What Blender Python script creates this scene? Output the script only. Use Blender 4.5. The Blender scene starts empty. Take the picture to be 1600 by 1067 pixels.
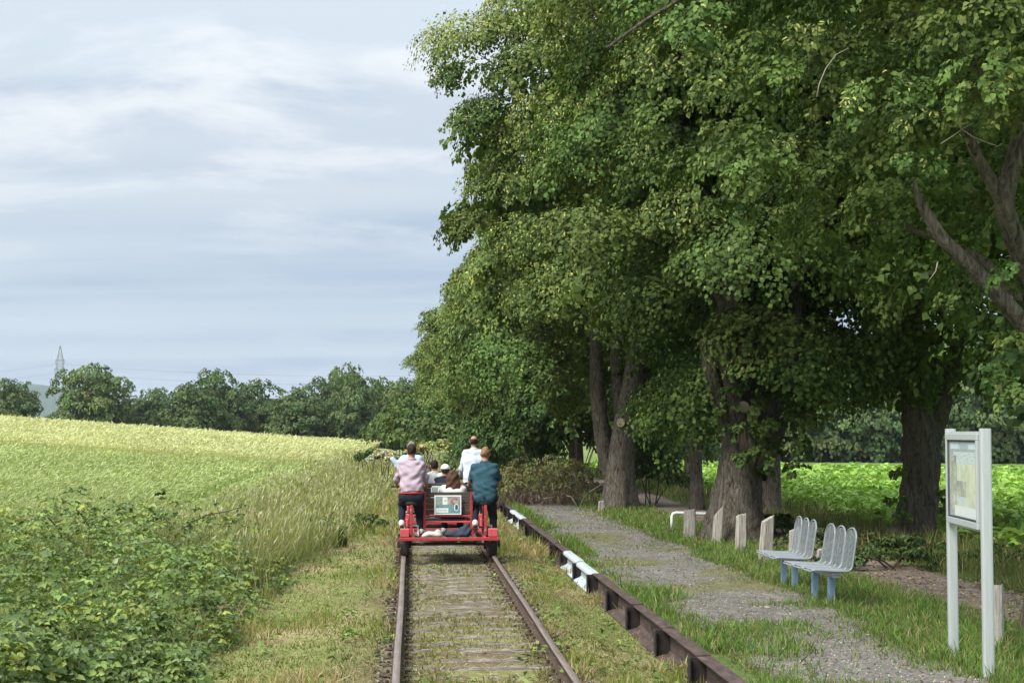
import bpy, math, random
import numpy as np
from mathutils import Matrix, Vector, Euler

# ------------------------------------------------------------------ camera, sky, sun, exposure
scene = bpy.context.scene
COL = scene.collection
CAM_H = 2.06
cam_data = bpy.data.cameras.new('camera')
cam_data.sensor_width = 36.0
cam_data.lens = 2600.0 / 1600.0 * 36.0
cam_data.clip_start = 0.1
cam_data.clip_end = 6000.0
cam = bpy.data.objects.new('camera', cam_data)
COL.objects.link(cam)
cam.location = (0, 0, CAM_H)
cam.rotation_euler = (math.radians(90 + 3.115), 0, math.radians(-3.455))
scene.camera = cam

vs = scene.view_settings
vs.view_transform = 'Standard'
vs.look = 'None'
vs.exposure = 0.6
vs.gamma = 1.0
vs.use_curve_mapping = False

SUN_DIR = Vector((-0.52, -0.40, 0.76)).normalized()      # towards the sun: left, behind the camera, high
sun_el = math.asin(SUN_DIR.z)
sun_az = math.atan2(SUN_DIR.x, SUN_DIR.y)
sun = bpy.data.lights.new('sun', 'SUN')
sun.energy = 3.5
sun.angle = math.radians(24)
sun.color = (1.0, 0.95, 0.86)
sun_o = bpy.data.objects.new('sun', sun)
COL.objects.link(sun_o)
sun_o.rotation_euler = (-SUN_DIR).to_track_quat('-Z', 'Y').to_euler()

world = bpy.data.worlds.new('World')
scene.world = world
world.use_nodes = True
wn = world.node_tree.nodes
wl = world.node_tree.links
wn.clear()


def wnode(t, **kw):
    n = wn.new(t)
    for k, v in kw.items():
        setattr(n, k, v)
    return n


def wmath(op, a, b=None, c=None, clamp=False):
    n = wn.new('ShaderNodeMath')
    n.operation = op
    n.use_clamp = clamp
    for i, v in enumerate((a, b, c)):
        if v is None:
            continue
        if isinstance(v, (int, float)):
            n.inputs[i].default_value = v
        else:
            wl.new(v, n.inputs[i])
    return n.outputs[0]


def wmix(fac, a, b):
    n = wn.new('ShaderNodeMix')
    n.data_type = 'RGBA'
    for s, v in ((n.inputs['Factor'], fac), (n.inputs[6], a), (n.inputs[7], b)):
        if isinstance(v, (int, float)):
            s.default_value = v
        elif isinstance(v, tuple):
            s.default_value = (*v, 1)
        else:
            wl.new(v, s)
    return n.outputs[2]


def wramp(fac, pts):
    n = wn.new('ShaderNodeValToRGB')
    n.color_ramp.interpolation = 'EASE'
    els = n.color_ramp.elements
    els[0].position, els[0].color = pts[0][0], (*[pts[0][1]] * 3, 1)
    els[1].position, els[1].color = pts[-1][0], (*[pts[-1][1]] * 3, 1)
    for p, v in pts[1:-1]:
        e = els.new(p)
        e.color = (v, v, v, 1)
    wl.new(fac, n.inputs[0])
    return n.outputs[0]


out = wnode('ShaderNodeOutputWorld')
bg = wnode('ShaderNodeBackground')
sky = wnode('ShaderNodeTexSky', sky_type='NISHITA', sun_disc=False)
sky.sun_elevation = sun_el
sky.sun_rotation = sun_az
sky.dust_density = 2.0
tc = wnode('ShaderNodeTexCoord')
sep = wnode('ShaderNodeSeparateXYZ')
wl.new(tc.outputs['Generated'], sep.inputs[0])
zc = wmath('MAXIMUM', sep.outputs[2], 0.0)
den = wmath('ADD', zc, 0.15)
px = wmath('DIVIDE', sep.outputs[0], den)
py = wmath('DIVIDE', sep.outputs[1], den)
comb = wnode('ShaderNodeCombineXYZ')
wl.new(px, comb.inputs[0])
wl.new(py, comb.inputs[1])


def cloud(scale, sx, sy, loc, detail, rough, dist):
    m = wnode('ShaderNodeMapping')
    m.inputs['Scale'].default_value = (sx, sy, 1)
    m.inputs['Location'].default_value = loc
    wl.new(comb.outputs[0], m.inputs[0])
    n = wnode('ShaderNodeTexNoise')
    n.inputs['Scale'].default_value = scale
    n.inputs['Detail'].default_value = detail
    n.inputs['Roughness'].default_value = rough
    n.inputs['Distortion'].default_value = dist
    wl.new(m.outputs[0], n.inputs['Vector'])
    return n.outputs['Fac']


big = cloud(0.95, 0.50, 1.0, (3.1, 1.7, 0), 5, 0.52, 0.3)          # broad decks of cloud
fine = cloud(2.3, 0.78, 1.0, (8.3, 2.2, 0), 8, 0.58, 0.5)          # ragged bright patches
veil = cloud(1.15, 0.22, 1.8, (1.0, 5.5, 0), 4, 0.5, 0.15)           # long thin layers
deck = wramp(big, [(0.42, 0.0), (0.58, 1.0)])
patch = wramp(fine, [(0.46, 0.0), (0.64, 1.0)])
streak = wramp(veil, [(0.40, 0.0), (0.60, 1.0)])
skyc = wnode('ShaderNodeMix', data_type='RGBA')                     # clear sky between the clouds
skyc.blend_type = 'MULTIPLY'
skyc.inputs['Factor'].default_value = 1.0
wl.new(sky.outputs[0], skyc.inputs[6])
skyc.inputs[7].default_value = (0.062, 0.062, 0.062, 1)
base = wmix(0.74, skyc.outputs[2], (0.285, 0.365, 0.500))
c1 = wmix(wmath('MULTIPLY', streak, 0.80), base, (0.420, 0.490, 0.555))
c2 = wmix(wmath('MULTIPLY', deck, 0.50), c1, (0.465, 0.515, 0.560))
hi = wramp(zc, [(0.06, 0.0), (0.20, 1.0)])
c3 = wmix(wmath('MULTIPLY', patch, wmath('ADD', wmath('MULTIPLY', hi, 0.62), 0.22)), c2, (0.62, 0.645, 0.665))
lowc = wmix(wmath('MULTIPLY', wmath('SUBTRACT', 1.0, hi), 0.35), c3, (0.385, 0.485, 0.565))
c3b = wmix(wmath('MULTIPLY', hi, 0.30), lowc, (0.55, 0.585, 0.610))
# an overcast dome is two to three times as bright overhead as at the horizon
grad = wmath('ADD', wmath('MULTIPLY', wmath('MULTIPLY', zc, zc), 2.1), 0.95)
c4 = wnode('ShaderNodeVectorMath', operation='SCALE')
wl.new(c3b, c4.inputs[0])
wl.new(grad, c4.inputs['Scale'])
wl.new(c4.outputs[0], bg.inputs['Color'])
bg.inputs['Strength'].default_value = 1.0
wl.new(bg.outputs[0], out.inputs['Surface'])

# ------------------------------------------------------------------ helpers
F_PX = 2600.0
R_CAM = np.array(Euler(cam.rotation_euler).to_matrix())
rng = np.random.default_rng(11)
random.seed(5)


def ray(x, y):
    return R_CAM @ np.array([(x - 800.0) / F_PX, (533.5 - y) / F_PX, -1.0])


def at_y(x, y, Y):
    d = ray(x, y)
    return np.array([0, 0, CAM_H]) + d * (Y / d[1])


def at_z(x, y, z):
    d = ray(x, y)
    return np.array([0, 0, CAM_H]) + d * ((z - CAM_H) / d[2])


def tag(o, label=None, cat=None, group=None, kind=None):
    if label:
        o['label'] = label
    if cat:
        o['category'] = cat
    if group:
        o['group'] = group
    if kind:
        o['kind'] = kind
    return o


def link(o, parent=None):
    COL.objects.link(o)
    if parent is not None:
        o.parent = parent
    return o


def empty(name, loc=(0, 0, 0), rz=0.0):
    o = bpy.data.objects.new(name, None)
    o.empty_display_size = 0.2
    o.location = loc
    o.rotation_euler = (0, 0, rz)
    return link(o)


def copy_tree(o, parent=None):
    c = o.copy()
    COL.objects.link(c)
    c.parent = parent
    for ch in list(o.children):
        copy_tree(ch, c)
    return c


def np_mesh(name, V, Fc, mat=None, col=None, smooth=False, mats=None, midx=None):
    """V (N,3), Fc (M,k) -> mesh data; col (N,3) point colours."""
    me = bpy.data.meshes.new(name)
    V = np.asarray(V, dtype=np.float32)
    Fc = np.asarray(Fc, dtype=np.int32)
    k = Fc.shape[1]
    me.vertices.add(len(V))
    me.vertices.foreach_set('co', V.ravel())
    me.loops.add(Fc.size)
    me.loops.foreach_set('vertex_index', Fc.ravel())
    me.polygons.add(len(Fc))
    me.polygons.foreach_set('loop_start', np.arange(0, Fc.size, k, dtype=np.int32))
    me.polygons.foreach_set('loop_total', np.full(len(Fc), k, dtype=np.int32))
    if smooth:
        me.polygons.foreach_set('use_smooth', np.ones(len(Fc), dtype=bool))
    if mats:
        for m in mats:
            me.materials.append(m)
        if midx is not None:
            me.polygons.foreach_set('material_index', np.asarray(midx, dtype=np.int32))
    elif mat:
        me.materials.append(mat)
    if col is not None:
        a = me.color_attributes.new('col', 'FLOAT_COLOR', 'POINT')
        c = np.ones((len(V), 4), dtype=np.float32)
        c[:, :3] = col
        a.data.foreach_set('color', c.ravel())
    me.update(calc_edges=True)
    return me


def np_obj(name, V, Fc, mat=None, parent=None, **kw):
    return link(bpy.data.objects.new(name, np_mesh(name, V, Fc, mat, **kw)), parent)


class MB:
    """collects boxes, tubes, prisms and lathes into ONE mesh object"""

    def __init__(self):
        self.v, self.f, self.m = [], [], []
        self.mi = 0

    def add(self, vs_, fs_):
        n = len(self.v)
        self.v += [tuple(map(float, p)) for p in vs_]
        self.f += [tuple(i + n for i in f) for f in fs_]
        self.m += [self.mi] * len(fs_)
        return self

    def box(self, x0, x1, y0, y1, z0, z1, bev=0.0, M=None):
        if bev <= 0:
            vs_ = [(x, y, z) for z in (z0, z1) for y in (y0, y1) for x in (x0, x1)]
            fs_ = [(0, 2, 3, 1), (4, 5, 7, 6), (0, 1, 5, 4), (2, 6, 7, 3), (0, 4, 6, 2), (1, 3, 7, 5)]
        else:
            b = min(bev, (x1 - x0) * .45, (y1 - y0) * .45, (z1 - z0) * .45)
            vs_, idx = [], {}
            for cx, sx in ((x0, 1), (x1, -1)):
                for cy, sy in ((y0, 1), (y1, -1)):
                    for cz, sz in ((z0, 1), (z1, -1)):
                        k = (sx, sy, sz)
                        idx[k] = len(vs_)
                        vs_ += [(cx, cy + sy * b, cz + sz * b), (cx + sx * b, cy, cz + sz * b), (cx + sx * b, cy + sy * b, cz)]
            fs_ = []
            for s in (1, -1):
                q = [(s, 1, 1), (s, -1, 1), (s, -1, -1), (s, 1, -1)]
                fs_.append([idx[k] for k in q])
                q = [(1, s, 1), (1, s, -1), (-1, s, -1), (-1, s, 1)]
                fs_.append([idx[k] + 1 for k in q])
                q = [(1, 1, s), (-1, 1, s), (-1, -1, s), (1, -1, s)]
                fs_.append([idx[k] + 2 for k in q])
            for k, i in idx.items():
                fs_.append([i, i + 1, i + 2])
            for a in (1, -1):
                for c in (1, -1):
                    p, q = idx[(1, a, c)], idx[(-1, a, c)]
                    fs_.append([p + 1, q + 1, q + 2, p + 2])
                    p, q = idx[(a, 1, c)], idx[(a, -1, c)]
                    fs_.append([p, q, q + 2, p + 2])
                    p, q = idx[(a, c, 1)], idx[(a, c, -1)]
                    fs_.append([p, q, q + 1, p + 1])
        if M is not None:
            vs_ = [tuple(M @ Vector(p)) for p in vs_]
        return self.add(vs_, fs_)

    def tube(self, pts, rad, n=8, cap=True, closed=False):
        P = np.asarray(pts, float)
        m = len(P)
        rad = np.full(m, rad) if np.isscalar(rad) else np.asarray(rad, float)
        vs_, fs_ = [], []
        ref = None
        for i in range(m):
            if closed:
                t = P[(i + 1) % m] - P[i - 1]
            else:
                t = P[min(i + 1, m - 1)] - P[max(i - 1, 0)]
            t = t / (np.linalg.norm(t) + 1e-9)
            if ref is None:
                ref = np.array([0, 0, 1.0]) if abs(t[2]) < 0.9 else np.array([1.0, 0, 0])
            u = ref - t * ref.dot(t)
            u /= np.linalg.norm(u) + 1e-9
            ref = u
            w = np.cross(t, u)
            for k in range(n):
                a = 2 * math.pi * k / n
                vs_.append(P[i] + rad[i] * (math.cos(a) * u + math.sin(a) * w))
        rings = m if closed else m - 1
        for i in range(rings):
            j = (i + 1) % m
            for k in range(n):
                fs_.append((i * n + k, i * n + (k + 1) % n, j * n + (k + 1) % n, j * n + k))
        if cap and not closed:
            fs_.append(tuple(range(n - 1, -1, -1)))
            fs_.append(tuple((m - 1) * n + k for k in range(n)))
        return self.add(vs_, fs_)

    def prism_y(self, prof, y0, y1):
        """profile of (x,z) points extruded along y"""
        n = len(prof)
        vs_ = [(x, y0, z) for x, z in prof] + [(x, y1, z) for x, z in prof]
        fs_ = [(k, (k + 1) % n, n + (k + 1) % n, n + k) for k in range(n)]
        fs_ += [tuple(range(n - 1, -1, -1)), tuple(range(n, 2 * n))]
        return self.add(vs_, fs_)

    def lathe_x(self, prof, c, n=20):
        """profile of (x offset, radius) turned around the x axis at c"""
        vs_, fs_ = [], []
        m = len(prof)
        for k in range(n):
            a = 2 * math.pi * k / n
            for dx, r in prof:
                vs_.append((c[0] + dx, c[1] + r * math.cos(a), c[2] + r * math.sin(a)))
        for k in range(n):
            for i in range(m - 1):
                fs_.append((k * m + i, k * m + i + 1, ((k + 1) % n) * m + i + 1, ((k + 1) % n) * m + i))
        return self.add(vs_, fs_)

    def quad(self, a, b, c, d):
        return self.add([a, b, c, d], [(0, 1, 2, 3)])

    def mesh(self, name, mats, smooth=False):
        me = bpy.data.meshes.new(name)
        me.from_pydata(self.v, [], self.f)
        mats = mats if isinstance(mats, (list, tuple)) else [mats]
        for m in mats:
            me.materials.append(m)
        if len(mats) > 1:
            me.polygons.foreach_set('material_index', self.m)
        if smooth:
            me.polygons.foreach_set('use_smooth', [True] * len(me.polygons))
        me.update()
        return me

    def build(self, name, mats, parent=None, smooth=False):
        return link(bpy.data.objects.new(name, self.mesh(name, mats, smooth)), parent)


# value noise ---------------------------------------------------------------
_perm = np.random.default_rng(77).random((256, 256))


def vnoise(x, y):
    x = np.asarray(x, float)
    y = np.asarray(y, float)
    xi, yi = np.floor(x).astype(int), np.floor(y).astype(int)
    fx, fy = x - xi, y - yi
    fx, fy = fx * fx * (3 - 2 * fx), fy * fy * (3 - 2 * fy)
    g = lambda a, b: _perm[a & 255, b & 255]
    return (g(xi, yi) * (1 - fx) + g(xi + 1, yi) * fx) * (1 - fy) + (g(xi, yi + 1) * (1 - fx) + g(xi + 1, yi + 1) * fx) * fy


def fbm(x, y, o=3):
    s, a, t = 0, 1.0, 0
    for i in range(o):
        s = s + a * vnoise(x * 2 ** i + 17 * i, y * 2 ** i + 5 * i)
        t += a
        a *= 0.5
    return s / t


def sstep(a, b, x):
    t = np.clip((np.asarray(x, float) - a) / (b - a), 0, 1)
    return t * t * (3 - 2 * t)


def unit(a):
    return a / (np.linalg.norm(a, axis=-1, keepdims=True) + 1e-9)


def leaf_quads(P, d, n, L, W, fold=0.15, droop=0.25):
    """one bent quad for each leaf or blade: base, side, tip, side"""
    d = unit(d)
    n = unit(n - d * (n * d).sum(1, keepdims=True))
    s = np.cross(d, n)
    L = np.asarray(L).reshape(-1, 1)
    W = np.asarray(W).reshape(-1, 1)
    N = len(P)
    V = np.empty((N, 4, 3), dtype=np.float32)
    V[:, 0] = P
    V[:, 1] = P + d * L * 0.5 + s * W * 0.5 + n * W * fold
    V[:, 2] = P + d * L - n * L * droop
    V[:, 3] = P + d * L * 0.5 - s * W * 0.5 + n * W * fold
    Fc = np.arange(N * 4, dtype=np.int32).reshape(N, 4)
    return V.reshape(-1, 3), Fc


def leaf_hex(P, d, n, L, W, fold=0.12, droop=0.2):
    """a broad rounded leaf of six corners, folded a little along its rib"""
    d = unit(d)
    n = unit(n - d * (n * d).sum(1, keepdims=True))
    s = np.cross(d, n)
    L = np.asarray(L).reshape(-1, 1)
    W = np.asarray(W).reshape(-1, 1)
    N = len(P)
    V = np.empty((N, 6, 3), dtype=np.float32)
    V[:, 0] = P
    V[:, 1] = P + d * L * 0.22 + s * W * 0.46 + n * W * fold
    V[:, 2] = P + d * L * 0.62 + s * W * 0.40 + n * (W * fold - L * droop * .3)
    V[:, 3] = P + d * L - n * L * droop
    V[:, 4] = P + d * L * 0.62 - s * W * 0.40 + n * (W * fold - L * droop * .3)
    V[:, 5] = P + d * L * 0.22 - s * W * 0.46 + n * W * fold
    b = np.arange(N, dtype=np.int32)[:, None] * 6
    Fc = np.concatenate([b + np.array([[0, 1, 2, 3]]), b + np.array([[0, 3, 4, 5]])])
    return V.reshape(-1, 3), Fc


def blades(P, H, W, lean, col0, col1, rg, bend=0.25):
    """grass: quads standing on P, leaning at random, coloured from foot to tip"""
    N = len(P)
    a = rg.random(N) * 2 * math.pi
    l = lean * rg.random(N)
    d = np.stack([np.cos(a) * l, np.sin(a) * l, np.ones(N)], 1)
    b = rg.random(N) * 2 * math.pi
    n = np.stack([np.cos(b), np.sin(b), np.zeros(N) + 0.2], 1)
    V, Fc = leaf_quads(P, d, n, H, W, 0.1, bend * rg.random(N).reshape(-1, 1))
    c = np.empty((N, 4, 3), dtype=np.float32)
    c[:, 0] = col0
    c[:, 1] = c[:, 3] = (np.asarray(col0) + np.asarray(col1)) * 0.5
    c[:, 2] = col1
    return V, Fc, c.reshape(-1, 3)


def merge(parts):
    Vs, Fs, Cs, n = [], [], [], 0
    for V, Fc, c in parts:
        Vs.append(V)
        Fs.append(Fc + n)
        Cs.append(c)
        n += len(V)
    return np.concatenate(Vs), np.concatenate(Fs), np.concatenate(Cs)


def pick(rg, N, cols, jit=0.18):
    """N colours drawn from a palette with a little jitter"""
    cols = np.asarray(cols, float)
    c = cols[rg.integers(0, len(cols), N)]
    return np.clip(c * (1 + jit * rg.standard_normal((N, 1))), 0.004, 0.9)


# ------------------------------------------------------------------ materials
def new_mat(name):
    m = bpy.data.materials.new(name)
    m.use_nodes = True
    nt = m.node_tree
    return m, nt, nt.nodes['Principled BSDF']


def noise_mat(name, stops, scale=8.0, detail=6, rough=0.75, stretch=(1, 1, 1), bump=0.3, bump_scale=None, spec=0.3,
              metal=0.0, bump_dist=0.01, rough_var=0.0, distortion=0.0):
    """procedural colour from stretched noise with a fine relief"""
    m, nt, p = new_mat(name)
    N, L = nt.nodes, nt.links
    t = N.new('ShaderNodeTexCoord')
    mp = N.new('ShaderNodeMapping')
    mp.inputs['Scale'].default_value = stretch
    L.new(t.outputs['Object'], mp.inputs[0])
    n = N.new('ShaderNodeTexNoise')
    n.inputs['Scale'].default_value = scale
    n.inputs['Detail'].default_value = detail
    n.inputs['Roughness'].default_value = 0.65
    n.inputs['Distortion'].default_value = distortion
    L.new(mp.outputs[0], n.inputs['Vector'])
    r = N.new('ShaderNodeValToRGB')
    els = r.color_ramp.elements
    while len(els) < len(stops):
        els.new(0.5)
    for e, (pos, c) in zip(els, stops):
        e.position = pos
        e.color = (*c, 1)
    L.new(n.outputs['Fac'], r.inputs[0])
    L.new(r.outputs[0], p.inputs['Base Color'])
    p.inputs['Roughness'].default_value = rough
    p.inputs['Metallic'].default_value = metal
    p.inputs['Specular IOR Level'].default_value = spec
    if rough_var:
        mr = N.new('ShaderNodeMapRange')
        mr.inputs[3].default_value = rough - rough_var
        mr.inputs[4].default_value = rough + rough_var
        L.new(n.outputs['Fac'], mr.inputs[0])
        L.new(mr.outputs[0], p.inputs['Roughness'])
    if bump:
        b = N.new('ShaderNodeBump')
        b.inputs['Strength'].default_value = bump
        b.inputs['Distance'].default_value = bump_dist
        if bump_scale:
            n2 = N.new('ShaderNodeTexNoise')
            n2.inputs['Scale'].default_value = bump_scale
            n2.inputs['Detail'].default_value = 5
            L.new(mp.outputs[0], n2.inputs['Vector'])
            L.new(n2.outputs['Fac'], b.inputs['Height'])
        else:
            L.new(n.outputs['Fac'], b.inputs['Height'])
        L.new(b.outputs[0], p.inputs['Normal'])
    return m


def leaf_mat(name, trans=0.3, rough=0.5, spec=0.35, gain=(1.25, 1.2, 0.6)):
    """leaf and blade colours come from each leaf's own colour; light passes through thin blades"""
    m, nt, p = new_mat(name)
    N, L = nt.nodes, nt.links
    a = N.new('ShaderNodeAttribute')
    a.attribute_name = 'col'
    L.new(a.outputs['Color'], p.inputs['Base Color'])
    p.inputs['Roughness'].default_value = rough
    p.inputs['Specular IOR Level'].default_value = spec
    tr = N.new('ShaderNodeBsdfTranslucent')
    g = N.new('ShaderNodeMix')
    g.data_type = 'RGBA'
    g.blend_type = 'MULTIPLY'
    g.inputs['Factor'].default_value = 1
    g.inputs[7].default_value = (*gain, 1)
    L.new(a.outputs['Color'], g.inputs[6])
    L.new(g.outputs[2], tr.inputs['Color'])
    mx = N.new('ShaderNodeMixShader')
    mx.inputs[0].default_value = trans
    L.new(p.outputs[0], mx.inputs[1])
    L.new(tr.outputs[0], mx.inputs[2])
    L.new(mx.outputs[0], N['Material Output'].inputs['Surface'])
    return m


def ground_mat(name, sc=9.0, amt=0.45, bump=0.5, speck=60.0):
    """zone colour of the ground, broken up by two sizes of noise"""
    m, nt, p = new_mat(name)
    N, L = nt.nodes, nt.links
    a = N.new('ShaderNodeAttribute')
    a.attribute_name = 'col'
    t = N.new('ShaderNodeTexCoord')
    n1 = N.new('ShaderNodeTexNoise')
    n1.inputs['Scale'].default_value = sc
    n1.inputs['Detail'].default_value = 8
    n1.inputs['Roughness'].default_value = 0.7
    L.new(t.outputs['Object'], n1.inputs['Vector'])
    n2 = N.new('ShaderNodeTexVoronoi')
    n2.inputs['Scale'].default_value = speck
    L.new(t.outputs['Object'], n2.inputs['Vector'])
    mr = N.new('ShaderNodeMapRange')
    mr.inputs[1].default_value = 0.25
    mr.inputs[2].default_value = 0.75
    mr.inputs[3].default_value = 1 - amt
    mr.inputs[4].default_value = 1 + amt
    L.new(n1.outputs['Fac'], mr.inputs[0])
    sv = N.new('ShaderNodeSeparateColor')
    L.new(n2.outputs['Color'], sv.inputs[0])
    mr2 = N.new('ShaderNodeMapRange')
    mr2.inputs[3].default_value = 0.65
    mr2.inputs[4].default_value = 1.35
    L.new(sv.outputs[0], mr2.inputs[0])
    mu = N.new('ShaderNodeMath')
    mu.operation = 'MULTIPLY'
    L.new(mr.outputs[0], mu.inputs[0])
    L.new(mr2.outputs[0], mu.inputs[1])
    v = N.new('ShaderNodeVectorMath')
    v.operation = 'SCALE'
    L.new(a.outputs['Color'], v.inputs[0])
    L.new(mu.outputs[0], v.inputs['Scale'])
    L.new(v.outputs[0], p.inputs['Base Color'])
    p.inputs['Roughness'].default_value = 0.95
    p.inputs['Specular IOR Level'].default_value = 0.15
    b = N.new('ShaderNodeBump')
    b.inputs['Strength'].default_value = bump
    b.inputs['Distance'].default_value = 0.03
    L.new(mu.outputs[0], b.inputs['Height'])
    L.new(b.outputs[0], p.inputs['Normal'])
    return m


def plain(name, c, rough=0.6, metal=0.0, spec=0.4, var=0.12, scale=14.0, bump=0.08):
    lo = tuple(x * (1 - var) for x in c)
    hi_ = tuple(min(1, x * (1 + var)) for x in c)
    return noise_mat(name, [(0.3, lo), (0.7, hi_)], scale, 4, rough, bump=bump, spec=spec, metal=metal, bump_dist=0.004)


M = {}
M['leaf'] = leaf_mat('leaf_foliage', 0.20, 0.6, 0.14)
M['grass'] = leaf_mat('grass_blades', 0.30, 0.65, 0.12)
M['stone'] = ground_mat('loose_stone', 20, 0.3, 0.2, 90)
M['ground'] = ground_mat('soil_and_turf')
M['gravel'] = ground_mat('gravel_surface', 5, 0.35, 0.8, 42)
M['dirt'] = ground_mat('dirt_surface', 4, 0.4, 0.5, 30)
M['bark'] = noise_mat('linden_bark', [(0.32, (0.030, 0.025, 0.020)), (0.46, (0.125, 0.108, 0.088)), (0.60, (0.205, 0.180, 0.150)), (0.75, (0.29, 0.265, 0.225))],
                      9.0, 10, 0.95, (1.7, 1.7, 0.42), 1.0, None, 0.1, bump_dist=0.10, distortion=1.4)
M['twig'] = plain('dry_twig', (0.33, 0.29, 0.24), 0.9, spec=0.1)
M['cane'] = plain('bramble_cane', (0.07, 0.05, 0.035), 0.8, spec=0.2)
M['cut_wood'] = noise_mat('sawn_wood', [(0.3, (0.30, 0.23, 0.17)), (0.7, (0.44, 0.36, 0.28))], 30, 4, 0.85, bump=0.3)
M['rail_top'] = noise_mat('rail_running_face', [(0.35, (0.15, 0.112, 0.093)), (0.65, (0.25, 0.200, 0.172))], 3, 6, 0.5, (9, 0.5, 9), 0.1, metal=0.25, spec=0.4)
M['rail_rust'] = noise_mat('rusty_rail', [(0.3, (0.035, 0.024, 0.019)), (0.7, (0.10, 0.065, 0.045))], 12, 6, 0.9, bump=0.4)
M['sleeper'] = noise_mat('weathered_sleeper', [(0.30, (0.042, 0.036, 0.029)), (0.45, (0.150, 0.130, 0.105)), (0.56, (0.27, 0.245, 0.205)), (0.72, (0.48, 0.45, 0.40))],
                         3.2, 9, 0.95, (0.55, 9, 9), 1.0, None, 0.1, bump_dist=0.03)
M['edge_steel'] = noise_mat('rusted_steel', [(0.3, (0.035, 0.024, 0.021)), (0.55, (0.085, 0.058, 0.050)), (0.8, (0.16, 0.12, 0.105))], 5, 8, 0.8, (3, 0.7, 3), 0.35, spec=0.3)
M['edge_post'] = noise_mat('blackened_steel', [(0.3, (0.014, 0.011, 0.011)), (0.7, (0.045, 0.034, 0.031))], 9, 6, 0.8, bump=.3)
M['edge_white'] = noise_mat('flaking_white_paint', [(0.26, (0.12, 0.10, 0.09)), (0.38, (0.38, 0.43, 0.47)), (0.75, (0.50, 0.545, 0.575))], 4, 7, 0.55, (2, 2, 2), 0.2)
M['stake'] = noise_mat('silvered_oak', [(0.25, (0.13, 0.118, 0.10)), (0.5, (0.36, 0.335, 0.30)), (0.75, (0.56, 0.53, 0.48))], 9, 8, 0.92, (4, 4, 0.35), 0.9, bump_dist=0.02, spec=0.15)
M['white_pipe'] = plain('white_painted_pipe', (0.80, 0.81, 0.80), 0.45)
M['galv'] = noise_mat('coated_grey_steel', [(0.3, (0.215, 0.245, 0.265)), (0.7, (0.295, 0.325, 0.34))], 20, 5, 0.42, bump=0.05, metal=0.15, spec=0.5)
M['leg_blue'] = noise_mat('blue_steel_leg', [(0.3, (0.17, 0.27, 0.40)), (0.7, (0.30, 0.42, 0.55))], 6, 6, 0.5, (3, 3, 0.8), 0.1)
M['alu'] = noise_mat('brushed_aluminium', [(0.3, (0.45, 0.485, 0.495)), (0.7, (0.57, 0.605, 0.61))], 6, 5, 0.38, (20, 20, 0.6), 0.05, metal=0.35, spec=0.5)
M['alu_dark'] = plain('dark_gasket', (0.02, 0.024, 0.026), 0.5)

# ------------------------------------------------------------------ terrain
TC = 0.63                     # x of the track's centre line
RAIL_X = (TC - 0.75, TC + 0.75)
EDGE_X = 2.62                 # track-side face of the platform edge


def soft(x, k=1.5):
    return np.log1p(np.exp(np.clip(x / k, -40, 40))) * k


def path_cx(y):
    return 6.75 + 0.25 * np.sin(np.asarray(y) * 0.11) + 0.5 * sstep(24, 34, y)


def gz(x, y):
    x = np.asarray(x, float)
    y = np.asarray(y, float)
    left = -0.22 + 0.0023 * np.clip(y, 0, 185) + 0.07 * soft(-x - 4.5)
    left = left - 0.030 * np.clip(y - 188, 0, 260)
    right = 0.03 - 0.0085 * np.clip(x - 8, 0, 400) * sstep(20, 60, y) - 0.0075 * np.clip(y - 30, 0, 130) * sstep(8.5, 12, x)
    bed = -0.160 + 0.02 * (vnoise(x * 3, y * 3) - .5) + .044 * sstep(.86, 1.0, np.abs(x - TC)) - .115 * sstep(1.8, 2.35, x)
    z = np.where(x < -1.2, left + (bed - left) * sstep(-3.0, -1.2, x), np.where(x < 2.685, bed, right))
    near = (np.abs(x) < 14) & (y < 70)
    z = z + np.where(near & ((x < -1.0) | (x > 2.7)), 0.05 * (fbm(x * 0.9, y * 0.9) - 0.5), 0)
    return z


def zone_col(x, y):
    n = fbm(x * 1.3 + 40, y * 0.6 + 9, 4)[:, None]
    n2 = fbm(x * 0.35 + 4, y * 0.2 + 19, 3)[:, None]
    x_, y_ = x[:, None], y[:, None]
    lerp = lambda a, b, t: np.asarray(a) * (1 - t) + np.asarray(b) * t
    soil = lerp((0.15, 0.12, 0.070), (0.20, 0.205, 0.075), sstep(.34, .56, n))
    verge = lerp((0.17, 0.20, 0.06), (0.30, 0.26, 0.13), sstep(.45, .65, n))
    cropn = lerp((0.20, 0.26, 0.065), (0.28, 0.33, 0.09), n2)
    cropf = lerp((0.42, 0.44, 0.19), (0.48, 0.48, 0.22), n2)
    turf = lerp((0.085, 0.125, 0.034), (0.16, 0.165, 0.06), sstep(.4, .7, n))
    beet = lerp((0.14, 0.26, 0.045), (0.20, 0.32, 0.06), n)
    c = lerp(cropn, cropf, (y_ > 80 + 0 * x_).astype(float))
    c = lerp(c, verge, sstep(-4.6, -3.2, x_) * (y_ < 230))
    c = lerp(c, soil, sstep(-1.0, -0.2, x_))
    c = lerp(c, verge * 0.9, sstep(1.5, 1.9, x_))
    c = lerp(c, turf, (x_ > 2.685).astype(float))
    c = lerp(c, beet, sstep(9.6, 10.4, x_) * (y_ < 145))
    far = ((y_ > 200) & (x_ < 2.6)) | ((y_ > 150) & (x_ > 2.6))
    return np.where(far, lerp((0.10, 0.15, 0.045), (0.20, 0.24, 0.07), n2), c)


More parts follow.
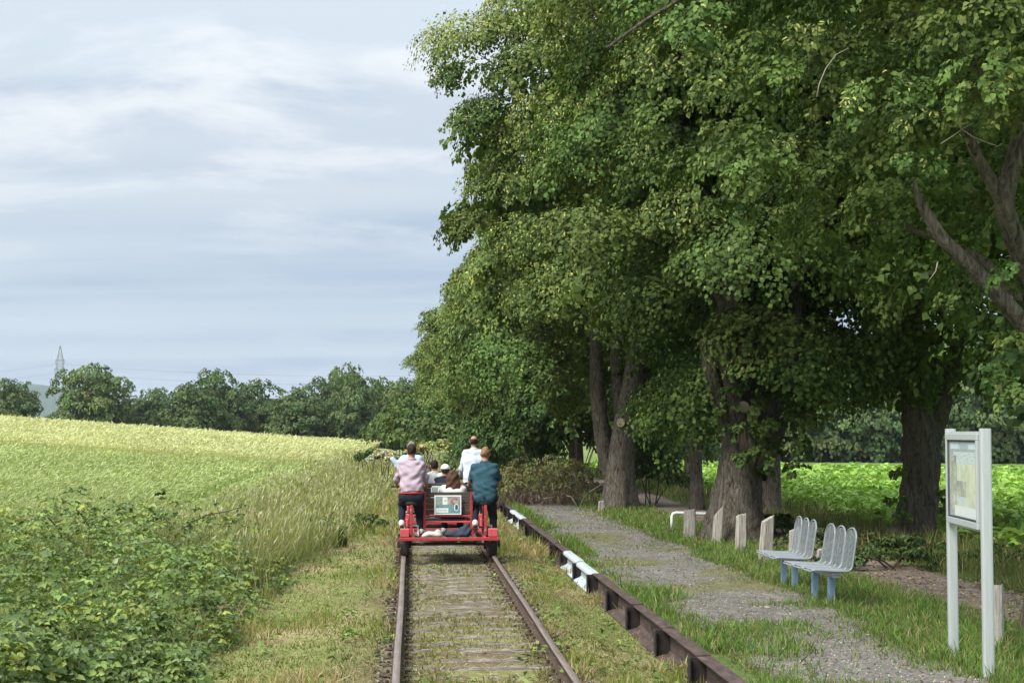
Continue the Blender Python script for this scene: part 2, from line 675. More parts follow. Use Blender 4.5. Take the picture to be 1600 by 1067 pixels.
def grid_obj(name, xs, ys, zf, cf, mat):
    X, Y = np.meshgrid(xs, ys)
    x, y = X.ravel(), Y.ravel()
    V = np.stack([x, y, zf(x, y)], 1)
    nx, ny = len(xs), len(ys)
    i = (np.arange(ny - 1)[:, None] * nx + np.arange(nx - 1)[None, :]).ravel()
    Fc = np.stack([i, i + 1, i + nx + 1, i + nx], 1)
    return np_obj(name, V, Fc, mat, col=cf(x, y), smooth=True)


xs = np.unique(np.round(np.concatenate([np.linspace(-2600, -300, 14), np.linspace(-300, -60, 25), np.linspace(-60, -10, 40), np.arange(-10, -2.5, .3), np.arange(-2.5, 2.6, .16),
                                        [2.60, 2.66, 2.680, 2.688, 2.71], np.arange(2.75, 14, .32), np.linspace(14.2, 80, 60), np.linspace(85, 400, 30), np.linspace(450, 2600, 12)]), 3))
ys = np.unique(np.round(np.concatenate([np.arange(-60, 8, 4.), np.arange(8, 50, .5), np.linspace(50.3, 120, 70), np.linspace(121, 260, 60), np.linspace(265, 700, 40), np.linspace(750, 5200, 24)]), 3))
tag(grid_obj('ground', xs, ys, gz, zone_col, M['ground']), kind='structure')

# distant wooded hill behind the treeline
hx = np.linspace(-1500, -350, 70)
hy = np.linspace(3500, 4600, 24)
tag(grid_obj('hill', hx, hy,
             lambda x, y: -14 + 128 * np.exp(-((x + 905) / 190) ** 2 - ((y - 4050) / 300) ** 2) + 9 * fbm(x * .05, y * .05, 3),
             lambda x, y: np.asarray((0.045, 0.07, 0.03)) * (0.6 + 0.8 * fbm(x * .08, y * .08, 2)[:, None]), M['ground']), kind='structure')

# gravel surface of the platform, worn to an uneven outline
def strip_obj(name, cx0, cx1, y0, y1, dy, nx, zoff, colf, mat):
    yy = np.arange(y0, y1, dy)
    t = np.linspace(0, 1, nx)
    a = cx0(yy)[:, None]
    b = cx1(yy)[:, None]
    X = a + (b - a) * t[None]
    Y = np.repeat(yy[:, None], nx, 1)
    x, y = X.ravel(), Y.ravel()
    edge = np.minimum(t, 1 - t)[None].repeat(len(yy), 0).ravel()
    z = gz(x, y) + zoff * np.clip(edge * 14, -0.0, 1) - 0.004 * (edge <= 0) + 0.010 * (fbm(x * 6, y * 6, 2) - .5)
    i = (np.arange(len(yy) - 1)[:, None] * nx + np.arange(nx - 1)[None, :]).ravel()
    Fc = np.stack([i, i + 1, i + nx + 1, i + nx], 1)
    return tag(np_obj(name, np.stack([x, y, z], 1), Fc, mat, col=colf(x, y), smooth=True), kind='structure')


GR_L = lambda y: 2.72 + 0.35 * fbm(y * 0.5, y * 0 + 3) * sstep(30, 14, y) + 0.1 * fbm(y, y * 0 + 8)
GR_R = lambda y: 4.85 + .15 * np.exp(-((y - 20) / 4.0) ** 2) + 0.5 * (fbm(y * 0.45, y * 0 + 31) - 0.4) - 0.6 * sstep(36, 62, y)


def gravel_col(x, y):
    n = fbm(x * 1.1 + 3, y * 0.7, 4)[:, None]
    g = np.asarray((0.172, 0.160, 0.142)) * (0.80 + 0.4 * fbm(x * 5, y * 3, 2)[:, None])
    e = np.asarray((0.15, 0.145, 0.07))
    t = sstep(.52, .64, n)
    return g * (1 - t) + e * t


strip_obj('platform_gravel', GR_L, GR_R, 9.0, 66.0, 0.16, 22, 0.022, gravel_col, M['gravel'])


def dirt_col(x, y):
    n = fbm(x * 1.2, y * 0.5 + 7, 4)[:, None]
    rut = np.exp(-((x - path_cx(y) + 0.35) / 0.28) ** 2)[:, None] * 0.5
    return np.asarray((0.195, 0.158, 0.130)) * (0.7 + 0.6 * n) * (1 - 0.3 * rut) + np.asarray((0.0, 0.0, 0.0))


strip_obj('dirt_path', lambda y: path_cx(y) - 0.78 - 0.3 * (fbm(y * .6, y * 0 + 2) - .5), lambda y: path_cx(y) + 0.72 + 0.3 * (fbm(y * .6, y * 0 + 12) - .5),
          8.0, 90.0, 0.25, 12, 0.02, dirt_col, M['dirt'])

# ------------------------------------------------------------------ railway track
track = tag(empty('railway_track', (TC, 12, 0)), 'single railway track of brown steel rails on weathered wooden sleepers', 'railway track', kind='structure')
rp = [(-.033, -.004), (-.029, 0), (.029, 0), (.033, -.004), (.033, -.034), (.009, -.046), (.009, -.118), (.062, -.130), (.062, -.138),
      (-.062, -.138), (-.062, -.130), (-.009, -.118), (-.009, -.046), (-.033, -.034)]
for rx in RAIL_X:
    mb = MB()
    n = len(rp)
    for i in range(n):
        pass
    yl = np.concatenate([np.arange(4, 60, 2.0), np.arange(60, 181, 12.0)])
    vs_, fs_ = [], []
    for j, yy in enumerate(yl):
        ox = 0.004 * math.sin(yy * 0.7) + (0.0 if yy < 70 else -0.00035 * (yy - 70) ** 2)
        vs_ += [(rx + ox + a - TC, yy - 12, b) for a, b in rp]
    mi = []
    for j in range(len(yl) - 1):
        for k in range(n):
            fs_.append((j * n + k, j * n + (k + 1) % n, (j + 1) * n + (k + 1) % n, (j + 1) * n + k))
            mi.append(0 if k in (0, 1, 2) else 1)
    me = np_mesh('rail', vs_, fs_, mats=[M['rail_top'], M['rail_rust']], midx=mi)
    link(bpy.data.objects.new('rail', me), track)

sl_meshes = []
for v in range(6):
    rg = np.random.default_rng(200 + v)
    nx_ = 26
    xs_ = np.linspace(-1.25, 1.25, nx_)
    prof = [(-.125, -.14), (-.125, -.015), (-.10, 0), (-.055, .004), (-.045, -.012), (-.035, .003), (.02, .0), (.03, -.014), (.04, .001), (.10, -.002), (.125, -.018), (.125, -.14)]
    V = []
    for i, x in enumerate(xs_):
        dz = 0.008 * rg.standard_normal() + (-.012 if abs(x) > 1.2 else 0)
        for j, (a, b) in enumerate(prof):
            V.append((x, a + 0.006 * rg.standard_normal(), b + (dz + 0.006 * rg.standard_normal() if b > -.1 else 0)))
    n = len(prof)
    Fc = []
    for i in range(nx_ - 1):
        for j in range(n - 1):
            Fc.append((i * n + j, (i + 1) * n + j, (i + 1) * n + j + 1, i * n + j + 1))
    for j in range(1, n // 2):
        Fc.append((j - 1, j, n - 1 - j, n - j))
        o_ = (nx_ - 1) * n
        Fc.append((o_ + n - j, o_ + n - 1 - j, o_ + j, o_ + j - 1))
    sl_meshes.append(np_mesh('sleeper', V, Fc, M['sleeper']))
yy = 9.2
SLY = []
while yy < 62:
    SLY.append(yy)
    o = bpy.data.objects.new('sleeper', sl_meshes[random.randrange(6)])
    link(o, track)
    o.location = (random.uniform(-.03, .03), yy - 12, -0.139 - random.random() * 0.012)
    o.rotation_euler = (0, random.uniform(-.004, .004), random.uniform(-.015, .015))
    yy += 0.60 + random.uniform(-.025, .025)

# rail chairs and spikes: the dark lumps beside both rails
mb = MB()
for rx in RAIL_X:
    yy = 9.2
    while yy < 34:
        for s in (-1, 1):
            mb.box(rx - TC + s * .10 - .045, rx - TC + s * .10 + .045, yy - 12 - .05, yy - 12 + .05, -.14, -.118, .008)
            mb.tube([(rx - TC + s * .085, yy - 12 + .02, -.13), (rx - TC + s * .085, yy - 12 + .02, -.085)], .016, 6)
        yy += 0.60
fast = mb.build('rail_fastenings', M['rail_rust'], track)
tag(fast, kind='stuff')

# ------------------------------------------------------------------ steel platform edge
edge = tag(empty('platform_edge', (EDGE_X, 12, 0)), 'low rusty steel platform edge with white painted stretches along the track', 'platform edge')
PITCH = 2.16
Y0 = 6.3
ZT = 0.062
bays = 25
def white_bay(k):
    return k in (8, 9, 15, 16)
posts_y = [Y0 + PITCH * k * (1 + 0.0) for k in range(bays + 1)]
# spacing measured from the photograph is uneven
rgp = np.random.default_rng(4)
posts_y = [p + float(rgp.uniform(-.12, .12)) for p in posts_y]
for k in range(bays):
    a, b = posts_y[k] + .03 - 12, posts_y[k + 1] - .03 - 12
    w = white_bay(k)
    dz = float(rgp.uniform(-.012, .012))
    mb = MB()
    if w:      # painted bays with thick rounded flanges
        prof = [(.00, -.03), (-.040, -.022), (-.068, -.005), (-.078, .016), (-.072, .044), (-.045, .062), (-.01, .068), (.05, .066), (.05, -.235), (-.02, -.235), (-.075, -.235),
                (-.12, -.222), (-.125, -.205), (-.085, -.185), (-.03, -.165), (.0, -.14)]
    else:
        prof = [(.03, .046), (-.055, .044), (-.057, .056), (.03, .060), (.085, .060), (.085, .045), (.06, .045), (.06, -.26), (.02, -.26), (-.125, -.245), (-.125, -.228), (.0, -.200), (.03, -.17)]
    mb.prism_y([(x, z + dz) for x, z in prof], a, b)
    o = mb.build('edge_beam', M['edge_white' if w else 'edge_steel'], edge)
for k, p in enumerate(posts_y):
    mb = MB()
    x0, x1 = -.115, -.004
    yv = p - 12
    mb.box(x0 - .014, x0, yv - .06, yv + .06, -.36, .040)
    mb.box(x0, .028, yv - .012, yv + .012, -.36, .043)
    mb.build('post', M['edge_post'], edge)

# ------------------------------------------------------------------ trees
def crown_clumps(rg, c, rad, n, dmin, rmin, rmax, zlow, inner=0.0, pexp=2.3, keep=None):
    """centres, radii and outward directions of leaf clumps on an uneven crown"""
    C, Rr, O = [], [], []
    tries = 0
    ph = rg.random(8) * 6.28
    while len(C) < n and tries < n * 60:
        tries += 1
        u = rg.standard_normal(3)
        u /= np.linalg.norm(u)
        lump = 1 + 0.10 * math.sin(3 * math.atan2(u[1], u[0]) + ph[0]) + 0.08 * math.sin(5 * math.atan2(u[1], u[0]) + 4 * u[2] + ph[1]) + 0.08 * math.sin(7 * u[2] + ph[2])
        f = rg.uniform(0.66, 1.08) * lump if rg.random() > inner else rg.uniform(0.45, 0.8)
        p = np.array([u[0] * rad[0], u[1] * rad[1], u[2] * rad[2]]) * f
        q = (abs(u[0]) ** pexp + abs(u[1]) ** pexp + abs(u[2]) ** pexp) ** (-1 / pexp) 
        p = p * (0.75 + 0.25 * q)
        p = p + c
        if p[2] < zlow + 0.8 * rg.random():
            continue
        if keep is not None and not keep(p):
            continue
        if C and np.min(np.linalg.norm(np.asarray(C) - p, axis=1)) < dmin * (0.6 + 0.6 * rg.random()):
            continue
        o = u * np.array([1, 1, 0.5])
        C.append(p)
        O.append(o / np.linalg.norm(o))
        Rr.append(rg.uniform(rmin, rmax))
    return np.asarray(C), np.asarray(Rr), np.asarray(O)


PAL_LINDEN = [(0.058, 0.100, 0.025), (0.079, 0.130, 0.031), (0.104, 0.160, 0.039), (0.128, 0.180, 0.047)]
PAL_BRACT = [(0.29, 0.33, 0.095), (0.37, 0.39, 0.135), (0.23, 0.28, 0.075)]


def clump_leaves(rg, C, Rr, O, npl, L, W, pal=PAL_LINDEN, bract=0.0, sprays=14, bract_of=None, flat=0.56, hexa=False, per=None):
    """leaves for all clumps: each clump is a dome of overlapping flat sprays that point outwards and hang at their tips"""
    K = len(C)
    rref = np.percentile(Rr, 70)
    ks = np.repeat(np.arange(K), np.maximum(3, np.round(sprays * (Rr / rref) ** 2)).astype(int))
    S = len(ks)
    axis = unit(O * 0.7 + np.array([0, 0, 0.75]))
    u = unit(rg.standard_normal((S, 3)))
    low = (u * axis[ks]).sum(1) < -0.05
    u[low] = u[low] - 2 * axis[ks][low] * (u[low] * axis[ks][low]).sum(1, keepdims=True)
    R1 = Rr[ks][:, None]
    sc = C[ks] + u * R1 * rg.uniform(0.45, 0.92, (S, 1)) * np.array([1, 1, flat])
    ns = unit(u * 0.55 + O[ks] * 0.2 + np.array([0, 0, 0.75]) + 0.22 * rg.standard_normal((S, 3)))
    t = u * np.array([1, 1, .35]) + O[ks] * 0.35 + np.array([0, 0, -.12]) + 0.30 * rg.standard_normal((S, 3))
    t = unit(t - ns * (t * ns).sum(1, keepdims=True))
    bt = np.cross(ns, t)
    ln = R1[:, 0] * rg.uniform(0.38, 0.68, S)
    n1 = max(1, int(npl / sprays))
    ii = np.repeat(np.arange(S), n1)
    N = len(ii)
    s = rg.random(N) ** 0.8
    side = rg.choice([-1.0, 1.0], N)
    lat = side * ln[ii] * 0.42 * (1.05 - 0.75 * s) * rg.random(N) ** 0.7
    P = sc[ii] + t[ii] * (s * ln[ii])[:, None] + bt[ii] * lat[:, None] + ns[ii] * (0.045 * R1[ii] * rg.standard_normal((N, 1)))
    P[:, 2] -= 0.34 * ln[ii] * s ** 2 + 0.25 * np.abs(lat)
    nrm = unit(ns[ii] + t[ii] * (0.45 * s)[:, None] + 0.30 * rg.standard_normal((N, 3)))
    d = t[ii] * 0.6 + bt[ii] * (0.65 * side)[:, None] + np.array([0, 0, -0.35]) + 0.30 * rg.standard_normal((N, 3))
    size = rg.uniform(0.6, 1.25, N)
    Ll, Wl = L * size, W * size
    pal = np.asarray(pal)
    ctone = rg.uniform(0.82, 1.2, K)
    stone = rg.uniform(0.85, 1.18, S)
    chue = rg.random(K)
    col = pal[rg.integers(0, len(pal), N)] * (ctone[ks] * stone)[ii][:, None] * (1 + 0.12 * rg.standard_normal((N, 1)))
    col = col * (1 + np.outer(chue[ks][ii] - 0.5, [0.4, 0.1, 0.1]))
    if bract > 0:
        pb = np.full(K, bract) if bract_of is None else bract_of
        up = np.clip((u[ii] * axis[ks][ii]).sum(1), 0, 1)
        isb = rg.random(N) < pb[ks][ii] * (0.15 + 1.0 * up) * (0.4 + 0.9 * s)
        nb = isb.sum()
        col[isb] = pick(rg, nb, PAL_BRACT)
        Ll = np.where(isb, Ll * 0.95, Ll)
        Wl = np.where(isb, Wl * 0.45, Wl)
        P[isb] += ns[ii][isb] * 0.04
    col = np.clip(col, 0.006, 0.6)
    if hexa:
        V, Fc = leaf_hex(P, d, nrm, Ll, Wl)
        return V, Fc, np.repeat(col, 6, 0)
    V, Fc = leaf_quads(P, d, nrm, Ll, Wl, 0.12, 0.22)
    return V, Fc, np.repeat(col, 4, 0)


def crown_fill(rg, c, rad, n, L, zlow, f0=0.25, f1=0.85, pal=PAL_LINDEN, keep=None):
    """shaded leaves inside the crown"""
    u = unit(rg.standard_normal((n, 3)))
    f = rg.uniform(f0 ** 2, f1 ** 2, (n, 1)) ** 0.5
    P = c + u * f * np.asarray(rad)
    ok = P[:, 2] > zlow
    if keep is not None:
        ok &= keep(P)
    P, u = P[ok], u[ok]
    N = len(P)
    V, Fc = leaf_quads(P, rg.standard_normal((N, 3)), rg.standard_normal((N, 3)) + u, L * rg.uniform(.7, 1.3, N), L * .8 * rg.uniform(.7, 1.3, N))
    col = pick(rg, N, pal) * 0.9
    return V, Fc, np.repeat(col, 4, 0)


def limb_path(a, b, rg, sag=0.0, n=6, wob=0.12):
    a, b = np.asarray(a, float), np.asarray(b, float)
    t = np.linspace(0, 1, n)[:, None]
    P = a + (b - a) * t
    L = np.linalg.norm(b - a)
    w = rg.standard_normal((n, 3)) * wob * L * 0.16
    w[0] = 0
    P = P + w * np.sin(t * math.pi * 0.9) + np.array([0, 0, 1]) * (np.sin(t * math.pi) * sag * L)
    return P


def rough_tube(mb, pts, rad, rg, n=14, rough=0.07, flare=0.0, sub=5):
    """bark-covered limb: rings resampled, radius varied around and along so that it is never a clean pipe"""
    P = np.asarray(pts, float)
    rad = np.asarray(rad, float)
    m = (len(P) - 1) * sub + 1
    t = np.linspace(0, len(P) - 1, m)
    i0 = np.clip(np.floor(t).astype(int), 0, len(P) - 2)
    f = (t - i0)[:, None]
    # Catmull-Rom through the joints
    p0, p1, p2, p3 = P[np.maximum(i0 - 1, 0)], P[i0], P[i0 + 1], P[np.minimum(i0 + 2, len(P) - 1)]
    Q = 0.5 * ((2 * p1) + (-p0 + p2) * f + (2 * p0 - 5 * p1 + 4 * p2 - p3) * f ** 2 + (-p0 + 3 * p1 - 3 * p2 + p3) * f ** 3)
    R = rad[i0] * (1 - f[:, 0]) + rad[i0 + 1] * f[:, 0]
    ph = rg.random(6) * 6.28
    vs_, fs_ = [], []
    ref = None
    for i in range(m):
        tt = Q[min(i + 1, m - 1)] - Q[max(i - 1, 0)]
        tt /= np.linalg.norm(tt) + 1e-9
        if ref is None:
            ref = np.array([1.0, 0, 0]) if abs(tt[0]) < .8 else np.array([0, 1.0, 0])
        u = ref - tt * ref.dot(tt)
        u /= np.linalg.norm(u) + 1e-9
        ref = u
        w = np.cross(tt, u)
        s = i / (m - 1)
        for k in range(n):
            a = 2 * math.pi * k / n
            r = R[i] * (1 + rough * (math.sin(3 * a + ph[0] + 1.2 * s) + 0.7 * math.sin(5 * a + ph[1] - 2 * s) + 0.5 * math.sin(2 * a + 9 * s + ph[2])) + rough * 0.5 * rg.standard_normal())
            if flare:
                r *= 1 + flare * max(0, 1 - s * 3.2) ** 2 * (0.75 + 0.45 * math.sin(4 * a + ph[3]) + 0.2 * math.sin(7 * a + ph[4]))
            vs_.append(Q[i] + r * (math.cos(a) * u + math.sin(a) * w))
    for i in range(m - 1):
        for k in range(n):
            fs_.append((i * n + k, i * n + (k + 1) % n, (i + 1) * n + (k + 1) % n, (i + 1) * n + k))
    fs_.append(tuple((m - 1) * n + k for k in range(n)))
    mb.add(vs_, fs_)


def cut_disc(parent, p, nrm, r):
    """pale sawn end of a removed branch"""
    nrm = Vector(nrm).normalized()
    q = nrm.to_track_quat('Z', 'Y').to_matrix().to_4x4()
    q.translation = Vector(p)
    mb = MB()
    n = 14
    vs_ = [tuple(q @ Vector((r * 1.12 * math.cos(a), r * 1.12 * math.sin(a), -0.10))) for a in np.linspace(0, 6.283, n, endpoint=False)]
    vs_ += [tuple(q @ Vector((r * math.cos(a), r * 1.08 * math.sin(a), 0.02))) for a in np.linspace(0, 6.283, n, endpoint=False)]
    mb.mi = 1
    mb.add(vs_, [(k, (k + 1) % n, n + (k + 1) % n, n + k) for k in range(n)])
    mb.mi = 0
    mb.add([tuple(q @ Vector((r * math.cos(a), r * 1.08 * math.sin(a), 0.02))) for a in np.linspace(0, 6.283, n, endpoint=False)], [tuple(range(n))])
    return mb.build('sawn_branch_end', [M['cut_wood'], M['bark']], parent)


def rand_limbs(mb, rg, base, c, rad, n, r0, zmin):
    for i in range(n):
        a = 6.283 * (i + rg.random() * .6) / n
        e = rg.uniform(-0.25, 0.8)
        tip = c + np.array([math.cos(a) * rad[0] * .82, math.sin(a) * rad[1] * .82, rad[2] * e])
        st = base + np.array([0, 0, rg.uniform(0, 0.45) * (c[2] - base[2])])
        P = limb_path(st, tip, rg, 0.10, 6)
        r = r0 * rg.uniform(.5, 1.0)
        rough_tube(mb, P, np.linspace(r, 0.03, len(P)), rg, 7, .06, sub=2)
        for j in range(2):
            k = rg.integers(2, 5)
            q = P[k] + rg.standard_normal(3) * np.array([1.4, 1.4, .8])
            rough_tube(mb, limb_path(P[k], q, rg, .1, 4), np.linspace(r * .4, .015, 4), rg, 5, .05, sub=2)


# --- near-row lindens with their own limbs --------------------------------
def big_linden(name, label, base, pix_limbs, Yd, crown_c, crown_r, seed, n_clumps, npl, L, zlow, bract, keep=None, keepv=None, fill=12000, discs=(), extra=None, rclump=(0.8, 1.4), dmin=1.95, limbs=9, inner=.10, sprays=84, fillL=.24, pal=PAL_LINDEN, btilt=None, group='linden avenue beside the platform', hexa=False, backL=2.0, upper=None):
    rg = np.random.default_rng(seed)
    root = tag(empty(name, tuple(base)), label, 'tree', group)
    b = np.asarray(base, float)
    mb = MB()
    for pts, radii, flare in pix_limbs:
        P = [at_y(x, y, Yd + dy) - b for x, y, dy in pts]
        rough_tube(mb, P, radii, rg, 18, .055, flare, 6)
    c = np.asarray(crown_c, float)
    rand_limbs(mb, rg, np.array([0, 0, c[2] * .45]), c, crown_r, limbs, .13, zlow)
    tr = mb.build('trunk', M['bark'], root, True)
    kp = None if keep is None else (lambda p: keep(p + b))
    C, Rr, O = crown_clumps(rg, c, crown_r, n_clumps, dmin, *rclump, zlow, inner, keep=kp)
    if extra is not None:
        C = np.concatenate([C, np.asarray([e[0] for e in extra]) - b])
        Rr = np.concatenate([Rr, [e[1] for e in extra]])
        O = np.concatenate([O, np.asarray([e[2] for e in extra], float)])
    bo = np.clip(bract * rg.uniform(0.2, 1.8, len(C)), 0, 1)
    if btilt is not None:
        bo = bo * btilt(C + b)
    # fine leaves on the sides one can see, larger and fewer on the far side of the crown
    tocam = unit(np.array([0, 0, CAM_H]) - (c + b))
    side = O @ tocam
    fr = side > -.30
    parts = [clump_leaves(rg, C[fr], Rr[fr], O[fr], npl, L, L * .92, bract=bract, bract_of=bo[fr], pal=pal, hexa=hexa, sprays=sprays)]
    if (~fr).any():
        parts.append(clump_leaves(rg, C[~fr], Rr[~fr], O[~fr], npl * .9 / backL ** 2, L * backL, L * backL * .9, pal=pal, sprays=max(6, int(sprays * .4))))
    if fill:
        parts.append(crown_fill(rg, c, crown_r, fill, fillL, zlow + .6, .1, .52, keep=None if keepv is None else (lambda P: keepv(P + b))))
    if upper:      # the rest of the crown above the picture, which shades what hangs below it
        cu, ru, nu = upper
        parts.append(crown_fill(rg, np.asarray(cu, float), ru, nu, .15, 3.0, .35, 1.0, keep=lambda P: ~inview(P + b, 20, 25)))
    V, Fc, cl = merge(parts)
    tag(np_obj('crown', V, Fc, M['leaf'], root, col=cl), kind='stuff')
    for p, nrm, r in discs:
        cut_disc(root, np.asarray(p) - b, nrm, r)
    return root


def in_px(p, x0, x1, y0, y1):
    d = (np.asarray(p) - np.array([0, 0, CAM_H])) @ R_CAM
    x = 800 + F_PX * d[0] / -d[2]
    y = 533.5 - F_PX * d[1] / -d[2]
    return x0 < x < x1 and y0 < y < y1


def inview(p, mx=180, my=160):
    """near enough to the picture to be worth fine leaves (beyond it the crown is only sparser)"""
    d = (np.asarray(p) - np.array([0, 0, CAM_H])) @ R_CAM
    x = 800 + F_PX * d[..., 0] / -d[..., 2]
    y = 533.5 - F_PX * d[..., 1] / -d[..., 2]
    return (x > -mx) & (x < 1600 + mx) & (y > -my) & (y < 1067 + my)


# the thick linden behind the stakes
B1 = np.array([6.02, 31.0, 0.0])
limbs1 = [
    ([(1150, 856, 0), (1151, 800, 0), (1156, 745, 0), (1160, 700, 0), (1150, 655, 0), (1138, 600, 0), (1133, 540, .1), (1137, 480, .2), (1150, 330, .5)], [.50, .44, .41, .38, .29, .25, .23, .21, .15], .55),
    ([(1172, 735, 0), (1196, 690, .1), (1216, 640, .2), (1232, 580, .4), (1243, 500, .6), (1262, 360, 1.0)], [.36, .30, .27, .25, .22, .14], 0),
    ([(1146, 690, 0), (1128, 640, -.1), (1114, 600, -.2), (1108, 574, -.2), (1098, 530, -.1)], [.24, .17, .15, .13, .07], 0),
    ([(1158, 640, .2), (1168, 560, .5), (1172, 480, .8), (1180, 360, 1.2)], [.2, .19, .17, .12], 0)]
ex1 = []
rgx = np.random.default_rng(31)
for (x, y, r) in ((1148, 640, .33), (1165, 668, .36), (1186, 690, .36), (1200, 660, .33), (1180, 635, .3), (1142, 610, .22), (1172, 712, .28), (1208, 712, .26), (1196, 735, .2),
                  (1215, 620, .4), (1190, 590, .42), (1240, 640, .35), (1255, 690, .4), (1245, 730, .3), (1270, 660, .45)):
    ex1.append((at_y(x, y, 30.35 + .3 * rgx.random()), r, (-.3, -.9, .2)))
big_linden('linden_tree', 'thick old linden with forked trunk and sawn branch end right behind the wooden stakes', B1, limbs1, 31.0, (0.15, 0.4, 8.3), (3.0, 3.6, 6.2), 101,
           80, 2600, 0.088, 2.7, 0.22, extra=ex1,
           keep=lambda p: inview(p) and p[2] < 14 and not in_px(p, 800, 1090, 470, 900) and not (p[1] < 31.6 and in_px(p, 1035, 1250, 440, 900)),
           keepv=lambda P: P[:, 2] < 13,
           discs=[(at_y(1162, 636, 30.52), (.05, -1, .25), .105), (at_y(1129, 551, 30.78), (-.2, -1, .1), .055)],
           btilt=lambda C: 0.25 + 1.3 * sstep(4.5, 8.0, C[:, 2]) * sstep(9.0, 4.0, C[:, 0]))

# the next linden of the near row
B2 = np.array([5.46, 44.0, 0.0])
limbs2 = [
    ([(968, 802, 0), (968, 760, 0), (970, 715, 0), (975, 670, 0), (984, 620, 0), (992, 570, .1), (1000, 500, .3), (1010, 380, .5)], [.40, .37, .34, .32, .30, .28, .22, .14], .55),
    ([(962, 758, .1), (948, 715, .2), (940, 670, .2), (935, 620, .2), (932, 575, .3), (930, 480, .4)], [.22, .22, .21, .21, .19, .12], 0),
    ([(972, 690, .2), (968, 640, .3), (964, 590, .4), (960, 520, .5)], [.2, .18, .17, .12], 0),
    ([(980, 680, .4), (1000, 640, .6), (1012, 600, .8), (1030, 520, 1.0)], [.22, .2, .19, .14], 0)]
big_linden('linden_tree', 'linden with three upright stems and a pale sawn branch beside the brush pile', B2, limbs2, 44.0, (-0.75, 0.2, 9.2), (3.05, 3.8, 6.2), 102,
           85, 2200, 0.103, 3.1, 0.42,
           keep=lambda p: inview(p) and p[2] < 15.5 and not (p[2] < 7.4 and p[0] < 2.4) and not (p[1] < 44.6 and in_px(p, 815, 1085, 500, 870)),
           keepv=lambda P: P[:, 2] < 14.5, discs=[(at_y(970, 660, 43.62), (-.3, -1, .1), .11)],
           btilt=lambda C: 0.35 + 1.2 * sstep(5, 9, C[:, 2]) * sstep(7.5, 2.5, C[:, 0]))

ex0 = []
for (x, y, r) in ((1440, 195, .30), (1418, 165, .28), (1460, 160, .26), (1432, 245, .30), (1448, 280, .26), (1418, 275, .22), (1360, 85, .34), (1390, 110, .3), (1330, 110, .3), (1420, 90, .3), (1480, 100, .32),
                  (1285, 160, .28), (1215, 100, .34), (1170, 60, .36), (1130, 130, .34), (1180, 160, .34), (1120, 200, .3), (1240, 240, .3), (1190, 260, .3), (1150, 320, .3), (1210, 330, .26), (1520, 60, .36), (1560, 120, .34), (1590, 60, .36),
                  (1530, 150, .3), (1585, 180, .3), (1260, 60, .36), (1080, 60, .34), (1100, 20, .36), (1300, 30, .4), (1410, 30, .4), (1490, 30, .4), (1560, 440, .3), (1590, 420, .3), (1510, 470, .28), (1585, 530, .3), (1550, 580, .26), (1590, 610, .3)):
    ex0.append((at_y(x, y, 14.6 + 2.2 * rgx.random()), r * .9, (-.3, -.9, .2)))
# the nearest linden, its trunk just outside the picture on the right
B0 = np.array([6.42, 16.3, 0.0])
limbs0 = [
    ([(1690, 1010, 0), (1680, 900, 0), (1672, 800, 0), (1668, 700, 0), (1672, 560, 0), (1690, 380, .1), (1704, 200, .3), (1716, 0, .5)], [.46, .40, .38, .38, .34, .26, .17, .06], .55),
    ([(1672, 590, 0), (1640, 555, -.1), (1604, 512, -.2), (1560, 462, -.3), (1512, 412, -.4), (1472, 372, -.5), (1440, 320, -.5), (1428, 280, -.5)], [.14, .105, .095, .085, .075, .062, .045, .012], 0),
    ([(1676, 545, 0), (1640, 480, -.15), (1606, 418, -.3), (1582, 360, -.4), (1570, 318, -.45), (1580, 270, -.4), (1594, 215, -.35), (1606, 140, -.3)], [.18, .125, .11, .105, .10, .09, .085, .06], 0),
    ([(1572, 322, -.45), (1548, 282, -.5), (1528, 246, -.55), (1512, 206, -.6), (1500, 160, -.6)], [.085, .065, .055, .045, .012], 0),
    ([(1640, 490, .4), (1580, 450, .7), (1540, 410, 1.0), (1480, 380, 1.2), (1400, 352, 1.5), (1320, 348, 2.0)], [.07, .055, .045, .035, .025, .008], 0)]
big_linden('linden_tree', 'nearest linden whose limbs reach in from the right edge above the information board', B0, limbs0, 16.3, (0.2, 1.0, 6.6), (3.7, 4.6, 4.4), 103,
           100, 420, 0.056, 3.55, 0.13, fill=5000, fillL=.09, inner=.35, rclump=(0.28, 0.62), dmin=0.42, limbs=3, extra=ex0, hexa=True, sprays=16, backL=1.25, upper=((0, .6, 9.0), (4.9, 5.2, 4.2), 26000),
           keep=lambda p: inview(p, 60, 60) and p[2] < 8.5 and not (p[0] > 4.3 and p[2] < 4.9 and 14 < p[1] < 17.2 and p[0] < 6.2),
           keepv=lambda P: inview(P, 100, 100) & (P[:, 1] > 17.5),
           btilt=lambda C: 0.1 + 1.6 * sstep(17.5, 14.5, C[:, 1]) * (vnoise(C[:, 0] * 1.3, C[:, 2] * 1.3) > .5))

near_tree = [o for o in COL.objects if o.name.startswith('linden_tree') and o.parent is None][-1]
for pts in ([(1276, 152), (1280, 132), (1290, 108), (1306, 86), (1325, 76)], [(1470, 225), (1490, 212), (1506, 200), (1522, 192)], [(1500, 200), (1520, 214), (1545, 224), (1560, 229)], [(1465, 410), (1462, 424), (1450, 440)]):
    P = [at_y(x, y, 14.7) - B0 for x, y in pts]
    MB().tube(P, np.linspace(.007, .003, len(P)), 5).build('dead_twig', M['twig'], near_tree, True)

